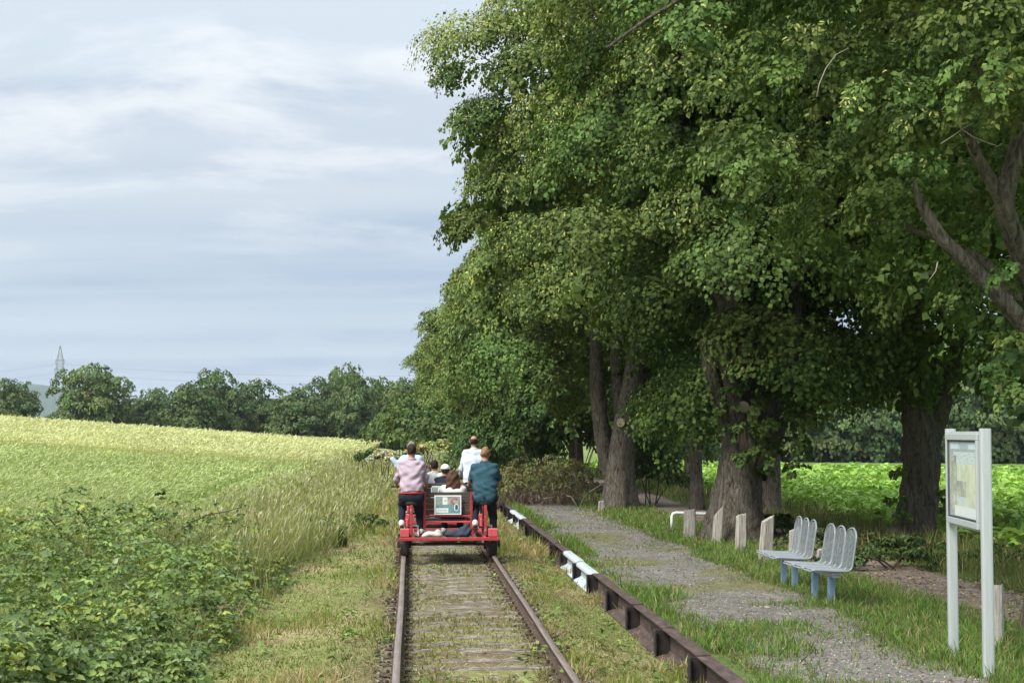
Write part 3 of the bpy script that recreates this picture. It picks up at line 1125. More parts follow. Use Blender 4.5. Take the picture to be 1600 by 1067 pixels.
# the linden beyond the dirt path, dark trunk standing in front of the beet field
B3 = np.array([9.25, 30.8, -0.1])
limbs3 = [
    ([(1428, 856, 0), (1432, 810, 0), (1438, 760, 0), (1441, 710, 0), (1436, 660, 0), (1430, 610, .1), (1425, 500, .2)], [.40, .36, .355, .36, .30, .26, .2], .45),
    ([(1446, 705, 0), (1460, 660, .2), (1480, 600, .3), (1500, 520, .5)], [.26, .22, .18, .12], 0)]
ex3 = [(at_y(x, y, 30.3), r, (-.4, -.8, .1)) for x, y, r in ((1402, 778, .18), (1408, 800, .16), (1472, 785, .2), (1478, 770, .18), (1410, 735, .2))]
big_linden('linden_tree', 'dark linden trunk beyond the dirt path in front of the green field', B3, limbs3, 30.8, (0.6, 1.2, 7.2), (4.2, 4.3, 5.4), 104,
           70, 2200, 0.098, 3.0, 0.05, keep=lambda p: inview(p) and p[2] < 12, keepv=lambda P: P[:, 2] < 11, fill=7000, extra=ex3,
           btilt=lambda C: 0.4 + 0 * C[:, 0], group='linden row beyond the dirt path')

# --- shared, simpler lindens for the rest of the avenue --------------------
def lod_linden(seed, n_clumps, npl, L, zlow, rad=(5.2, 5.2, 6.0), cz=7.6, bract=.2, fill=2500, trunk_r=.36, pal=PAL_LINDEN, rcl=(.85, 1.5), dmin=1.6):
    rg = np.random.default_rng(seed)
    mb = MB()
    rough_tube(mb, [(0, 0, -.1), (.05, 0, 1.5), (0, .1, 3.2), (.1, 0, 5.5), (.1, 0, 9)], [trunk_r, trunk_r * .85, trunk_r * .75, trunk_r * .5, .1], rg, 10, .05, .5, 3)
    c = np.array([0, 0, cz])
    rand_limbs(mb, rg, np.array([0, 0, 3.0]), c, rad, 6, .12, zlow)
    C, Rr, O = crown_clumps(rg, c, rad, n_clumps, dmin, *rcl, zlow, .12)
    V, Fc, cl = merge([clump_leaves(rg, C, Rr, O, npl, L, L * .9, bract=bract, sprays=34, pal=pal), crown_fill(rg, c, rad, fill, .4, zlow + .5, .2, .65, pal=pal)])
    return mb.mesh('trunk', M['bark'], True), np_mesh('crown', V, Fc, M['leaf'], col=cl)


def place_tree(name, meshes, loc, s, rz, label, group, cat='tree'):
    root = tag(empty(name, loc, rz), label, cat, group)
    root.scale = (s[0], s[0], s[1]) if isinstance(s, tuple) else (s, s, s)
    link(bpy.data.objects.new('trunk', meshes[0]), root)
    tag(link(bpy.data.objects.new('crown', meshes[1]), root), kind='stuff')
    return root


PAL_FAR = [(0.080, 0.128, 0.033), (0.105, 0.158, 0.040), (0.134, 0.186, 0.050)]
lodA = lod_linden(301, 110, 620, .185, 2.0, rad=(4.2, 4.2, 5.4), bract=.34, pal=PAL_FAR)
lodB = lod_linden(302, 110, 620, .185, 1.6, rad=(4.3, 4.3, 5.6), bract=.40, pal=PAL_FAR)
avenue = [(58, 5.7, lodA, (.80, 1.0), 0.5, 'linden directly behind the brush pile, next in the avenue after the three-stemmed one'),
          (71, 5.6, lodB, (.76, .96), 2.1, 'yellowish linden rising above the bald rider in the white shirt'),
          (84, 5.5, lodA, (.80, .93), 3.6, None), (97, 5.3, lodB, (.82, .91), 4.4, None), (111, 5.0, lodA, (.85, .90), 5.6, None), (126, 4.7, lodB, (.88, .90), 1.1, None),
          (142, 4.5, lodA, (.88, .88), 2.9, None), (160, 4.2, lodB, (.88, .86), 0.2, None)]
for Y, X, ms, s, rz, lb in avenue:
    place_tree('linden_tree', ms, (X, Y, float(gz(np.array(2.7), np.array(Y)))), s, rz, lb or 'linden in the far part of the avenue beside the track', 'linden avenue beside the platform' if lb else 'far lindens of the avenue')
lodC = lod_linden(303, 75, 800, .125, 2.3, rad=(3.2, 3.2, 5.0), cz=7.4, bract=.04, trunk_r=.27)
row2 = [(39.8, 8.62, lodC, (1.0, 1.1), .4, 'linden with plain trunk right behind the thick forked linden'),
        (43.2, 7.45, lodC, (.62, 1.0), 2.6, 'slim linden trunk behind the white pipe barrier'),
        (54, 9.2, lodC, 1.1, 4.0, 'linden of the rear row between the three-stemmed and the slim trunk'),
        (68, 9.4, lodC, 1.1, 5.2, None), (83, 9.6, lodC, 1.1, 1.0, None), (24, 11.3, lodC, (1.35, 1.1), 3.1, 'rear-row linden at the right edge behind the information board')]
for Y, X, ms, s, rz, lb in row2:
    place_tree('linden_tree', ms, (X, Y, float(gz(np.array(X), np.array(Y))) - .05), s, rz, lb or 'linden in the far rear row beyond the dirt path', 'linden row beyond the dirt path' if lb else 'far lindens of the rear row')

# --- treeline beyond the left field, and beyond the right field ------------
PAL_OAK = [(0.072, 0.116, 0.042), (0.092, 0.138, 0.047), (0.114, 0.158, 0.054)]
PAL_OAK2 = [(0.096, 0.144, 0.046), (0.122, 0.172, 0.054), (0.148, 0.195, 0.062)]


def far_tree(seed, rad, cz, n, npl, L, pal, zlow=.4, rcl=(1.0, 2.0), dmin=1.4):
    rg = np.random.default_rng(seed)
    mb = MB()
    rough_tube(mb, [(0, 0, -.3), (.1, 0, 2), (0, .1, 4.5), (.1, 0, 8)], [.5, .42, .35, .12], rg, 8, .05, .4, 2)
    rand_limbs(mb, rg, np.array([0, 0, 2.5]), np.array([0, 0, cz]), rad, 7, .22, zlow)
    C, Rr, O = crown_clumps(rg, np.array([0, 0, cz]), rad, n, dmin, *rcl, zlow, .12)
    V, Fc, cl = merge([clump_leaves(rg, C, Rr, O, npl, L, L * .85, pal=pal, sprays=14), crown_fill(rg, np.array([0, 0, cz]), rad, 1500, .7, zlow, .2, .8, pal=pal)])
    return mb.mesh('trunk', M['bark'], True), np_mesh('crown', V, Fc, M['leaf'], col=cl)


farA = far_tree(401, (5.6, 5.6, 4.9), 4.9, 90, 150, .42, PAL_OAK)
farB = far_tree(402, (6.6, 6.0, 5.4), 5.6, 100, 130, .42, PAL_OAK2, rcl=(.9, 1.7), dmin=1.6)
farC = far_tree(403, (4.6, 4.6, 5.2), 5.2, 80, 150, .40, PAL_OAK)
YT = 214.0
# (pixel x of the axis, pixel y of the top, pixel y of the field edge there, mesh, half width px, label)
tl = [(18, 598, 656, farA, 40, 'round dark tree at the left edge of the far treeline'),
      (142, 568, 663, farB, 60, 'tall spreading oak in the treeline just right of the pylon'),
      (240, 612, 670, farA, 34, 'small dark tree in the gap right of the spreading oak'),
      (298, 600, 674, farC, 40, 'narrow dark tree left of the twin-domed tree in the treeline'),
      (338, 586, 676, farA, 46, 'dome-shaped dark tree at the middle of the far treeline'),
      (398, 601, 679, farA, 46, 'wide dark tree right of the middle of the far treeline'),
      (462, 610, 683, farC, 44, 'dark low tree left of the paler trees in the treeline'),
      (505, 598, 684, farA, 36, 'dark tree tucked behind the paler tall one in the treeline'),
      (540, 568, 686, farB, 40, 'tallest paler green tree at the right end of the treeline'),
      (556, 590, 688, farC, 40, 'lighter bushy tree in front of the tallest one of the treeline'),
      (600, 590, 690, farB, 42, 'yellowish tree where the treeline meets the avenue'),
      (640, 600, 690, farA, 40, 'dark tree closing the treeline behind the avenue end')]
for i, (x, yt, yb, ms, hw, lb) in enumerate(tl):
    Y = YT + (i % 3) * 6 - 4
    base = at_y(x, yb + 14, Y)
    top = at_y(x, yt, Y)
    h = top[2] - base[2]
    hgt = {farA: 9.9, farB: 11.0, farC: 10.4}[ms]
    wid = {farA: 5.9, farB: 6.9, farC: 4.9}[ms]
    o = place_tree('oak_tree', ms, tuple(base), (hw / F_PX * Y / wid, h / hgt), i * 1.7, lb, 'trees of the far treeline')
# hedge between the far trees
hz = [(x, 'low hedge shrub filling a gap under the far treeline') for x in (205, 222, 268, 430, 575, 618)]
for i, (x, lb) in enumerate(hz):
    base = at_y(x, 690, YT + 14)
    base[2] -= 1
    place_tree('hedge_shrub', farC, tuple(base), (.75 + .05 * (i % 3), .62), i * 2.1, lb, 'hedge shrubs under the far treeline', 'shrub')
rt = [(1195, 668), (1228, 690), (1262, 684), (1300, 690), (1340, 686), (1385, 680), (1420, 690), (1470, 684), (1520, 680), (1575, 684), (1060, 690), (1010, 690)]
for i, (x, yt) in enumerate(rt):
    Y = 185 + (i % 4) * 7
    base = at_y(x, 736, Y)
    top = at_y(x, yt - 150 if x > 1440 else yt - 105, Y)
    place_tree('hedge_tree', (farA, farC)[i % 2], tuple(base), ((top[2] - base[2]) / 11.5, (top[2] - base[2]) / 10), i * 1.3,
               'dark tree in the hedge beyond the green field on the right', 'hedge trees beyond the right field')

# ------------------------------------------------------------------ low vegetation
def scatter(rg, n, x0, x1, y0, y1, k=1.6):
    """points on the ground, denser near the camera"""
    t = rg.random(n)
    e = 1 - k
    y = (y0 ** e + t * (y1 ** e - y0 ** e)) ** (1 / e)
    a = x0(y) if callable(x0) else np.full(n, x0)
    b = x1(y) if callable(x1) else np.full(n, x1)
    x = a + (b - a) * rg.random(n)
    return x, y


def on_ground(x, y, dz=-0.01):
    return np.stack([x, y, gz(x, y) + dz], 1)


GREEN = [(0.15, 0.20, 0.045), (0.19, 0.24, 0.055), (0.13, 0.18, 0.042), (0.23, 0.26, 0.07)]
STRAW = [(0.34, 0.28, 0.15), (0.42, 0.35, 0.20), (0.27, 0.21, 0.11)]
MOSS = [(0.17, 0.18, 0.045), (0.22, 0.21, 0.06), (0.13, 0.15, 0.04)]


def tufted(rg, x, y, sc=1.1, lo=.45, hi=.6, off=0):
    return sstep(lo, hi, fbm(x * sc + off, y * sc * .7 + off * 2, 3)) > rg.random(len(x))


def grass_obj(name, label, cat, parts, mat='grass'):
    V, Fc, c = merge(parts)
    return tag(np_obj(name, V, Fc, M[mat], col=c), label, cat, kind='stuff')


rg = np.random.default_rng(21)
# --- grass, moss and dry litter on the track bed and both its shoulders
parts = []
def bl(x, y, h, w, lean, c0, c1, bend=.3, dz=-.01):
    P = on_ground(x, y, dz)
    return blades(P, h, w * np.maximum(1, y / 22), lean, c0, c1, rg, bend)
# between the rails
x, y = scatter(rg, 36000, RAIL_X[0] + .05, RAIL_X[1] - .05, 9, 60, 1.8)
edgew = np.minimum(x - RAIL_X[0], RAIL_X[1] - x)
sly = np.asarray(SLY)
near_s = np.abs(y[:, None] - sly[None]).min(1)
ok = (rg.random(len(x)) < np.where(edgew < .40, .9, .75) * np.where(near_s < .10, .30, 1.0)) & (tufted(rg, x, y, 1.3, .34, .56) | (edgew < .25))
x, y, edgew = x[ok], y[ok], edgew[ok]
n = len(x)
c = np.where((rg.random(n) < .42)[:, None], pick(rg, n, STRAW), pick(rg, n, MOSS + GREEN))
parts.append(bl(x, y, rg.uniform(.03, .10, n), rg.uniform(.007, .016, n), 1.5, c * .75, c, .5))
# flat dry stalks lying on the sleepers
x, y = scatter(rg, 11000, -2.2, 2.5, 9, 45, 1.7)
n = len(x)
P = on_ground(x, y, .0)
P[:, 2] = np.where(np.abs(x - TC) < .85, -.130, P[:, 2] + .03)
a = rg.random(n) * 6.28
d = np.stack([np.cos(a), np.sin(a) * .6, rg.uniform(-.1, .25, n)], 1)
V, Fc = leaf_quads(P, d, np.tile([0, 0, 1.0], (n, 1)), rg.uniform(.08, .24, n), rg.uniform(.006, .012, n))
parts.append((V, Fc, np.repeat(pick(rg, n, STRAW, .25), 4, 0)))
# both shoulders
for x0, x1, n0 in ((-2.4, RAIL_X[0] - .06, 33000), (RAIL_X[1] + .05, 2.62, 27000)):
    x, y = scatter(rg, n0, x0, x1, 9, 62, 1.8)
    n = len(x)
    dry = fbm(x * 1.3 + 40, y * .8 + 9, 3)
    c = np.where((rg.random(n) < np.clip((dry - .38) * 3.6, .06, .8))[:, None], pick(rg, n, STRAW), pick(rg, n, GREEN + MOSS))
    lush = sstep(.5, .66, fbm(x * 1.0 + 3, y * .6, 3))
    c = c * (.85 + .5 * lush)[:, None]
    hh = rg.uniform(.03, .12, n) * (0.5 + 1.7 * lush)
    hh *= (1 + 0.6 * sstep(20, 34, y)) * (.7 + .3 * (x < 2.0)) * (1 + .3 * (x > 2.3))
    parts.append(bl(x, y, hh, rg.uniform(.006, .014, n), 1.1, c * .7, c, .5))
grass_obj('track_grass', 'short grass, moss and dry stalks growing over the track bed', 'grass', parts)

# broad-leaved weeds along the rails and on the shoulders
x, y = scatter(rg, 170, -2.2, 2.5, 11, 40, 1.6)
keep_w = (np.abs(x - TC) > .5) | (rg.random(170) < .25)
x, y = x[keep_w], y[keep_w]
n_each = 12
xs_ = np.repeat(x, n_each) + rg.normal(0, .06, len(x) * n_each)
ys_ = np.repeat(y, n_each) + rg.normal(0, .06, len(x) * n_each)
ok = (np.abs(xs_ - RAIL_X[0]) > .05) & (np.abs(xs_ - RAIL_X[1]) > .05)
xs_, ys_ = xs_[ok], ys_[ok]
n = len(xs_)
P = on_ground(xs_, ys_) + np.stack([np.zeros(n), np.zeros(n), rg.uniform(.02, .12, n)], 1)
V, Fc = leaf_quads(P, np.stack([rg.normal(0, 1, n), rg.normal(0, 1, n), rg.uniform(0, .7, n)], 1), np.tile([0, 0, 1.0], (n, 1)) + .4 * rg.standard_normal((n, 3)), rg.uniform(.04, .09, n), rg.uniform(.025, .05, n))
grass_obj('track_weeds', 'small broad-leaved weeds sprouting between rails and platform edge', 'weeds', [(V, Fc, np.repeat(pick(rg, n, [(.13, .22, .05), (.10, .18, .045), (.20, .27, .07)]), 4, 0))], 'leaf')

# --- loose stones: ballast by the rails, gravel on the platform
def stones(name, label, x, y, r, cols, dz):
    n = len(x)
    o6 = np.array([(1, 0, 0), (0, 1, 0), (-1, 0, 0), (0, -1, 0), (0, 0, .7), (0, 0, -.7)], float)
    f8 = np.array([(0, 1, 4), (1, 2, 4), (2, 3, 4), (3, 0, 4), (1, 0, 5), (2, 1, 5), (3, 2, 5), (0, 3, 5)])
    a = rg.random(n) * 6.28
    V = o6[None] * r[:, None, None] * rg.uniform(.6, 1.3, (n, 6, 1))
    ca, sa = np.cos(a)[:, None], np.sin(a)[:, None]
    V = np.stack([V[..., 0] * ca - V[..., 1] * sa, V[..., 0] * sa + V[..., 1] * ca, V[..., 2]], -1) + on_ground(x, y, dz)[:, None]
    Fc = (f8[None] + 6 * np.arange(n)[:, None, None]).reshape(-1, 3)
    return tag(np_obj(name, V.reshape(-1, 3), Fc, M['stone'], col=np.repeat(pick(rg, n, cols, .25), 6, 0)), label, 'gravel', kind='stuff')


xa, ya = scatter(rg, 5200, -.55, 1.9, 9, 40, 1.7)
side = rg.integers(0, 2, len(xa))
off = np.abs(rg.normal(0, .07, len(xa))) + .07
xa = np.where(side == 0, RAIL_X[0], RAIL_X[1]) + off * rg.choice([-1, 1], len(xa))
stones('ballast_stones', 'dark crushed stones lying along both rails', xa, ya, rg.uniform(.012, .034, len(xa)), [(.07, .058, .048), (.12, .10, .085), (.05, .042, .036), (.2, .18, .16)], .004)
xa, ya = scatter(rg, 11000, GR_L, GR_R, 10, 50, 1.9)
stones('platform_pebbles', 'fine grey pebbles loose on the platform surface', xa, ya, rg.uniform(.006, .016, len(xa)) * np.maximum(1, ya / 26), [(.22, .205, .18), (.15, .135, .12), (.32, .30, .27), (.11, .10, .088)], .022)

# --- grass on the platform: along the edge, in patches, and the strip with stakes
parts = []
def patch_grass(n0, x0, x1, y0, y1, thr, hmin, hmax, pal, off, sc=.9, k=1.7, straw=.12, lean=.9):
    x, y = scatter(rg, n0, x0, x1, y0, y1, k)
    if thr is not None:
        ok = tufted(rg, x, y, sc, thr, thr + .13, off)
        x, y = x[ok], y[ok]
    n = len(x)
    c = np.where((rg.random(n) < straw)[:, None], pick(rg, n, STRAW), pick(rg, n, pal))
    h = rg.uniform(hmin, hmax, n) * (.6 + .8 * vnoise(x * 1.9, y * 1.9))
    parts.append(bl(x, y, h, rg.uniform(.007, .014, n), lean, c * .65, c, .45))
FRESH = [(0.125, 0.225, 0.048), (0.16, 0.27, 0.058), (0.105, 0.19, 0.042), (0.20, 0.29, 0.075)]
patch_grass(20000, 2.66, lambda y: 3.0 + .75 * sstep(26, 15, y), 10, 60, .40, .05, .20, FRESH, 5)          # along the edge beam
patch_grass(26000, 2.7, 5.0, 10, 19.5, .47, .04, .15, FRESH, 9, 1.1)                                       # patches in the foreground
patch_grass(15000, 2.8, 5.0, 18, 60, .54, .025, .085, FRESH, 13, .9)
patch_grass(12000, 2.8, 5.1, 10, 30, .50, .015, .05, MOSS + FRESH, 17, 2.2)                                          # thin tufts farther on
patch_grass(30000, lambda y: GR_R(y) - .25, lambda y: path_cx(y) - .62, 10, 70, None, .05, .19, FRESH, 2)   # strip with the stakes
patch_grass(24000, lambda y: path_cx(y) + .62, 10.6, 14, 90, None, .12, .42, [(0.10, 0.15, 0.04), (0.13, 0.18, 0.05), (0.17, 0.20, 0.065)], 3, straw=.2)   # bank beyond the path
patch_grass(6000, lambda y: path_cx(y) - .3, lambda y: path_cx(y) + .25, 12, 60, .55, .03, .08, FRESH, 4)   # crown of the path
for edge_f, sgn, n0 in ((GR_R, -1, 9000), (GR_L, 1, 7000)):
    x, y = scatter(rg, n0, 0, 1, 10, 62, 1.6)
    x = edge_f(y) + sgn * (np.abs(rg.normal(0, .22, n0)) * (.4 + 1.4 * vnoise(y * 1.3, y * 0 + 4)) - .05)
    c = pick(rg, n0, FRESH + MOSS)
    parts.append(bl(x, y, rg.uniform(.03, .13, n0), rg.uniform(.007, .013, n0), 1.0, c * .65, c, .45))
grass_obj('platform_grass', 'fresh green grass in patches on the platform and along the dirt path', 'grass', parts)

# dead leaves on path and platform
x, y = scatter(rg, 3600, lambda y: path_cx(y) - .9, lambda y: path_cx(y) + .9, 12, 40, 1.6)
x2, y2 = scatter(rg, 450, 2.8, 4.9, 11, 40, 1.6)
x, y = np.concatenate([x, x2]), np.concatenate([y, y2])
n = len(x)
V, Fc = leaf_quads(on_ground(x, y, .035), np.stack([rg.normal(0, 1, n), rg.normal(0, 1, n), rg.normal(0, .15, n)], 1), np.tile([0, 0, 1.0], (n, 1)) + .3 * rg.standard_normal((n, 3)), rg.uniform(.03, .07, n), rg.uniform(.02, .045, n))
grass_obj('fallen_leaves', 'pale dry leaf litter scattered over path and platform', 'leaves', [(V, Fc, np.repeat(pick(rg, n, [(.28, .22, .15), (.34, .28, .20), (.20, .15, .10)], .2), 4, 0))], 'leaf')

# --- nettles and low bushes beside the rear row of trunks
def bush(name, label, group, c, rad, n, L, pal, seed, cat='shrub', zl=-9, sprays=10, K=30, bract=0, rcl=None, stems=5, twig='cane', ground=True):
    rg_ = np.random.default_rng(seed)
    c = np.asarray(c, float)
    root = tag(empty(name, (c[0], c[1], float(gz(c[0], c[1])))), label, cat, group)
    b = np.array(root.location)
    u = unit(rg_.standard_normal((K, 3)))
    u[:, 2] = np.abs(u[:, 2]) * 1.0 - .25
    C = (c - b) + u * np.asarray(rad) * rg_.uniform(.55, 1.0, (K, 1))
    C[:, 2] = np.maximum(C[:, 2], .05)
    Rr = rg_.uniform(.22, .4, K) * min(rad) if rcl is None else rg_.uniform(*rcl, K)
    V, Fc, cl = clump_leaves(rg_, C, Rr, unit(u + 1e-3), n / K, L, L * .6, pal=pal, sprays=sprays, bract=bract)
    keep_ = np.repeat(V.reshape(-1, 4, 3)[:, :, 2].min(1) > -.05, 4)
    Vq = V.reshape(-1, 4, 3)[keep_[::4]]
    V = Vq.reshape(-1, 3)
    cl = cl[keep_]
    tag(np_obj('foliage', V, np.arange(len(V)).reshape(-1, 4), M['leaf'], root, col=cl), kind='stuff')
    mb = MB()
    for i in range(stems):
        t = C[rg_.integers(0, K)]
        P = limb_path((rg_.normal(0, .12), rg_.normal(0, .12), -.05), t, rg_, .15, 5)
        mb.tube(P, np.linspace(.018, .006, 5), 5)
    mb.build('stem', M[twig], root)
    return root


DARKG = [(0.045, 0.080, 0.024), (0.06, 0.10, 0.03), (0.085, 0.125, 0.038)]
bush('nettle_bush', 'dark nettle bush at the foot of the trunk beyond the path', None, at_z(1398, 866, .25), (1.2, .7, .38), 5200, .065, DARKG, 51, K=60)
bush('nettle_bush', 'olive weedy bush behind the benches at the path edge', None, at_z(1290, 842, .2), (1.1, .8, .34), 4200, .06, [(0.08, 0.11, 0.04), (0.12, 0.15, 0.05), (.15, .15, .07)], 52, K=44)
bush('nettle_bush', 'weedy bush in the bank at the right edge beyond the path', None, (9.0, 24.0, .2), (1.4, 1.1, .32), 4200, .06, DARKG, 53, K=40)
bush('nettle_bush', 'weedy bush between the thick linden and the rear trunk', None, at_z(1205, 822, .2), (.9, .6, .5), 2600, .10, DARKG, 54, K=30)
bush('elder_bush', 'leafy bush between the white pipe barrier and the three-stemmed linden', None, (6.6, 45.5, 1.1), (.9, 1.2, 1.3), 7500, .12, [(0.05, 0.10, 0.03), (0.08, 0.14, 0.04), (.12, .18, .05)], 55, K=60)
for i, (x, y, rx, rz_, lb) in enumerate(((905, 640, 2.2, 2.2, 'leafy understorey bush left of the three-stemmed linden'), (850, 670, 2.0, 2.0, 'dense green bush behind the left end of the brush pile'),
                                        (800, 690, 1.8, 1.8, 'green bush to the right of the bald rider in white'), (1030, 690, 1.8, 2.2, 'dark bush in the gap behind the white pipe barrier'),
                                        (775, 700, 1.7, 1.6, 'low green bush just above the rider in the teal shirt'))):
    p = at_y(x, y, 54 + 3 * i)
    bush('understorey_bush', lb, None, p, (rx, 1.6, rz_), 9000, .17, [(0.045, 0.085, 0.024), (0.065, 0.11, 0.03), (0.10, 0.15, 0.045)], 60 + i, K=70, rcl=(.4, .8))

# --- brush pile with dead branches
bp = at_z(868, 790, .03)
brush = bush('brush_pile', 'overgrown pile of brown brushwood beside the platform', None, (bp[0] - .2, bp[1] + .8, .7), (1.75, 1.3, .95), 9000, .075,
             [(0.15, 0.17, 0.05), (0.11, 0.14, 0.045), (.2, .2, .075), (.16, .13, .08)], 71, 'brushwood', K=110, rcl=(.14, .3), stems=0)
rgb_ = np.random.default_rng(72)
mb = MB()
for i in range(520):
    a, r_ = rgb_.random() * 6.28, rgb_.random() ** .5
    p = np.array([1.6 * r_ * math.cos(a) - .1, 1.1 * r_ * math.sin(a) - .3, -.02])
    q = p + np.array([rgb_.normal(0, .3), rgb_.normal(0, .25), rgb_.uniform(.35, 1.15) * (1.1 - .45 * r_)])
    P = limb_path(p, q, rgb_, .05, 4, .3)
    mb.tube(P, np.linspace(rgb_.uniform(.006, .011), .003, 4), 3, cap=False)
mb.build('brushwood', plain('brown_brushwood', (0.17, 0.115, 0.085), .9, var=.3), brush)
bb = np.array(brush.location)
for pts, r_ in (([(905, 795, 0), (897, 783, 0), (893, 776, 0), (885, 774, 0)], .028), ([(905, 793, 0), (912, 778, .1), (918, 770, .1)], .018), ([(921, 769, 0), (931, 762, 0), (943, 755, 0)], .022), ([(866, 773, 0), (864, 762, 0), (863, 755, 0)], .018),
                ([(860, 783, 0), (862, 776, 0), (848, 779, 0)], .012), ([(903, 755, .2), (898, 744, .2), (896, 740, .2)], .016)):
    MB().tube([at_y(x, y, 45.2 + d) - bb for x, y, d in pts], np.linspace(r_, r_ * .6, len(pts)), 6).build('dead_branch', M['twig'], brush, True)

# --- beet field on the right
x, y = scatter(rg, 30000, 9.9, lambda y: 10.5 + .46 * y, 22, 140, 1.55)
row = np.round(x / .5) * .5
x = row + rg.normal(0, .10, len(x))
n = len(x)
P = on_ground(x, y) + np.stack([np.zeros(n), np.zeros(n), rg.uniform(.10, .32, n)], 1)
a = rg.random(n) * 6.28
d = np.stack([np.cos(a), np.sin(a), rg.uniform(-.1, 1.0, n)], 1)
V, Fc = leaf_quads(P, d, np.tile([0, 0, 1.0], (n, 1)) + .5 * rg.standard_normal((n, 3)), rg.uniform(.18, .34, n) * np.maximum(1, y / 60), rg.uniform(.11, .2, n) * np.maximum(1, y / 60), .12, .3)
grass_obj('beet_crop', 'bright green leafy crop covering the field on the right', 'crop', [(V, Fc, np.repeat(pick(rg, n, [(.20, .34, .06), (.25, .40, .075), (.30, .44, .11), (.16, .28, .055)]), 4, 0))], 'leaf')

# --- cereal fields on the left
def cereal(name, label, n, y0, y1, x_in, hmin, hmax, c_low, c_stem, c_head, k, wmul, tuft=.5):
    x, y = scatter(rg, n, lambda y: -.262 * y - 3.5, x_in, y0, y1, k)
    ok = x < (x_in(y) if callable(x_in) else x_in)
    ok &= rg.random(n) > .55 * (1 - sstep(.3, .6, fbm(x * .9, y * .35, 3))) * tuft
    ok &= ~((np.abs((x + 0.02 * y) % 9.0 - 4.5) < .22) & (y < 80))
    x, y = x[ok], y[ok]
    n = len(x)
    tone = (.70 + .45 * fbm(x * .25 + 9, y * .12, 3) + .16 * fbm(x * 1.1, y * .5, 2))[:, None]
    hgt = rg.uniform(hmin, hmax, n) * (.9 + .2 * fbm(x * .6, y * .3, 2))
    w = wmul * np.maximum(1, y / 34)
    P = on_ground(x, y)
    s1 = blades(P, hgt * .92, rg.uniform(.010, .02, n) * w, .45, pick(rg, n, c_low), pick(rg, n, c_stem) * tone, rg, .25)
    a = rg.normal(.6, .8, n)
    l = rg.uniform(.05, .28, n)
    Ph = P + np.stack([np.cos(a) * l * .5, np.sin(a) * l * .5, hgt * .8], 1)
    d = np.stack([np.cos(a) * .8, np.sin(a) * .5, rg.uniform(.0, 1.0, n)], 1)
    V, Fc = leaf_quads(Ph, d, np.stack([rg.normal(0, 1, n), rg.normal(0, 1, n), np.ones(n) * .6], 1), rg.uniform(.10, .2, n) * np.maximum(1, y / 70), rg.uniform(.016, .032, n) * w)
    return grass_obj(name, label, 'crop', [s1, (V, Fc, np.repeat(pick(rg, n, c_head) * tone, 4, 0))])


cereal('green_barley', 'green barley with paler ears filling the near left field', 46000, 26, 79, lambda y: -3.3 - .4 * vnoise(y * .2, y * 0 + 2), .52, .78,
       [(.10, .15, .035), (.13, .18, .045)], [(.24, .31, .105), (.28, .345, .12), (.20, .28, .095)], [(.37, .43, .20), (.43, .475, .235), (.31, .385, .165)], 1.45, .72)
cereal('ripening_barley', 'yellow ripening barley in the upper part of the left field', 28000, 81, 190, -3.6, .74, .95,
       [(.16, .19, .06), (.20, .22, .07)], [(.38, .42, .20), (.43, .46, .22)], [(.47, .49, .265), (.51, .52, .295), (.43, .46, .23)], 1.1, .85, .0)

# --- tall pale grass between field and track
parts = []
x, y = scatter(rg, 26000, lambda y: -4.3 + 0 * y, lambda y: -1.15 - .9 * sstep(34, 24, y) + .5 * sstep(34, 70, y), 24, 110, 1.5)
n = len(x)
dens = fbm(x * .7 + 5, y * .3, 3)
h = rg.uniform(.35, .95, n) * (.55 + .75 * dens) * (.55 + .45 * sstep(-1.0, -2.2, x))
c0 = pick(rg, n, [(.10, .145, .04), (.13, .17, .05)])
c1 = np.where((rg.random(n) < .30)[:, None], pick(rg, n, [(.38, .35, .21), (.46, .42, .27), (.33, .29, .18)]), pick(rg, n, [(.20, .25, .07), (.26, .29, .09)]))
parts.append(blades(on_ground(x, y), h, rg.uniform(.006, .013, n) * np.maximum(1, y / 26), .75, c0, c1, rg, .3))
m = rg.random(n) < .5
xh, yh, hh = x[m], y[m], h[m]
n = len(xh)
P = on_ground(xh, yh) + np.stack([rg.normal(0, .08, n), rg.normal(0, .08, n), hh * .85], 1)
V, Fc = leaf_quads(P, np.stack([rg.normal(.25, .3, n), rg.normal(0, .3, n), np.ones(n)], 1), rg.standard_normal((n, 3)), rg.uniform(.09, .19, n), rg.uniform(.014, .03, n) * np.maximum(1, yh / 30))
parts.append((V, Fc, np.repeat(pick(rg, n, [(.40, .38, .24), (.45, .43, .28), (.33, .34, .17), (.27, .31, .11), (.24, .29, .09)]), 4, 0)))
# stalks growing through the bramble
x, y = scatter(rg, 1700, -7.0, -1.7, 14, 28, 1.3)
ok = vnoise(x * .8, y * .8) > .42
x, y = x[ok], y[ok]
n = len(x)
c1 = pick(rg, n, [(.28, .33, .10), (.36, .36, .15), (.22, .29, .08), (.42, .38, .22)])
parts.append(blades(on_ground(x, y), rg.uniform(.35, .75, n), rg.uniform(.005, .009, n), .7, c1 * .4, c1, rg, .3))
# scattered taller stalks at the back of the bramble
x, y = scatter(rg, 5200, -7.5, -2.0, 22, 31, 1.4)
n = len(x)
c1 = pick(rg, n, [(.30, .32, .11), (.40, .37, .19), (.2, .26, .07)])
parts.append(blades(on_ground(x, y), rg.uniform(.5, 1.05, n), rg.uniform(.007, .013, n), .7, c1 * .4, c1, rg, .3))
grass_obj('meadow_grass', 'tall pale seeding grass between the left field and the track', 'grass', parts)

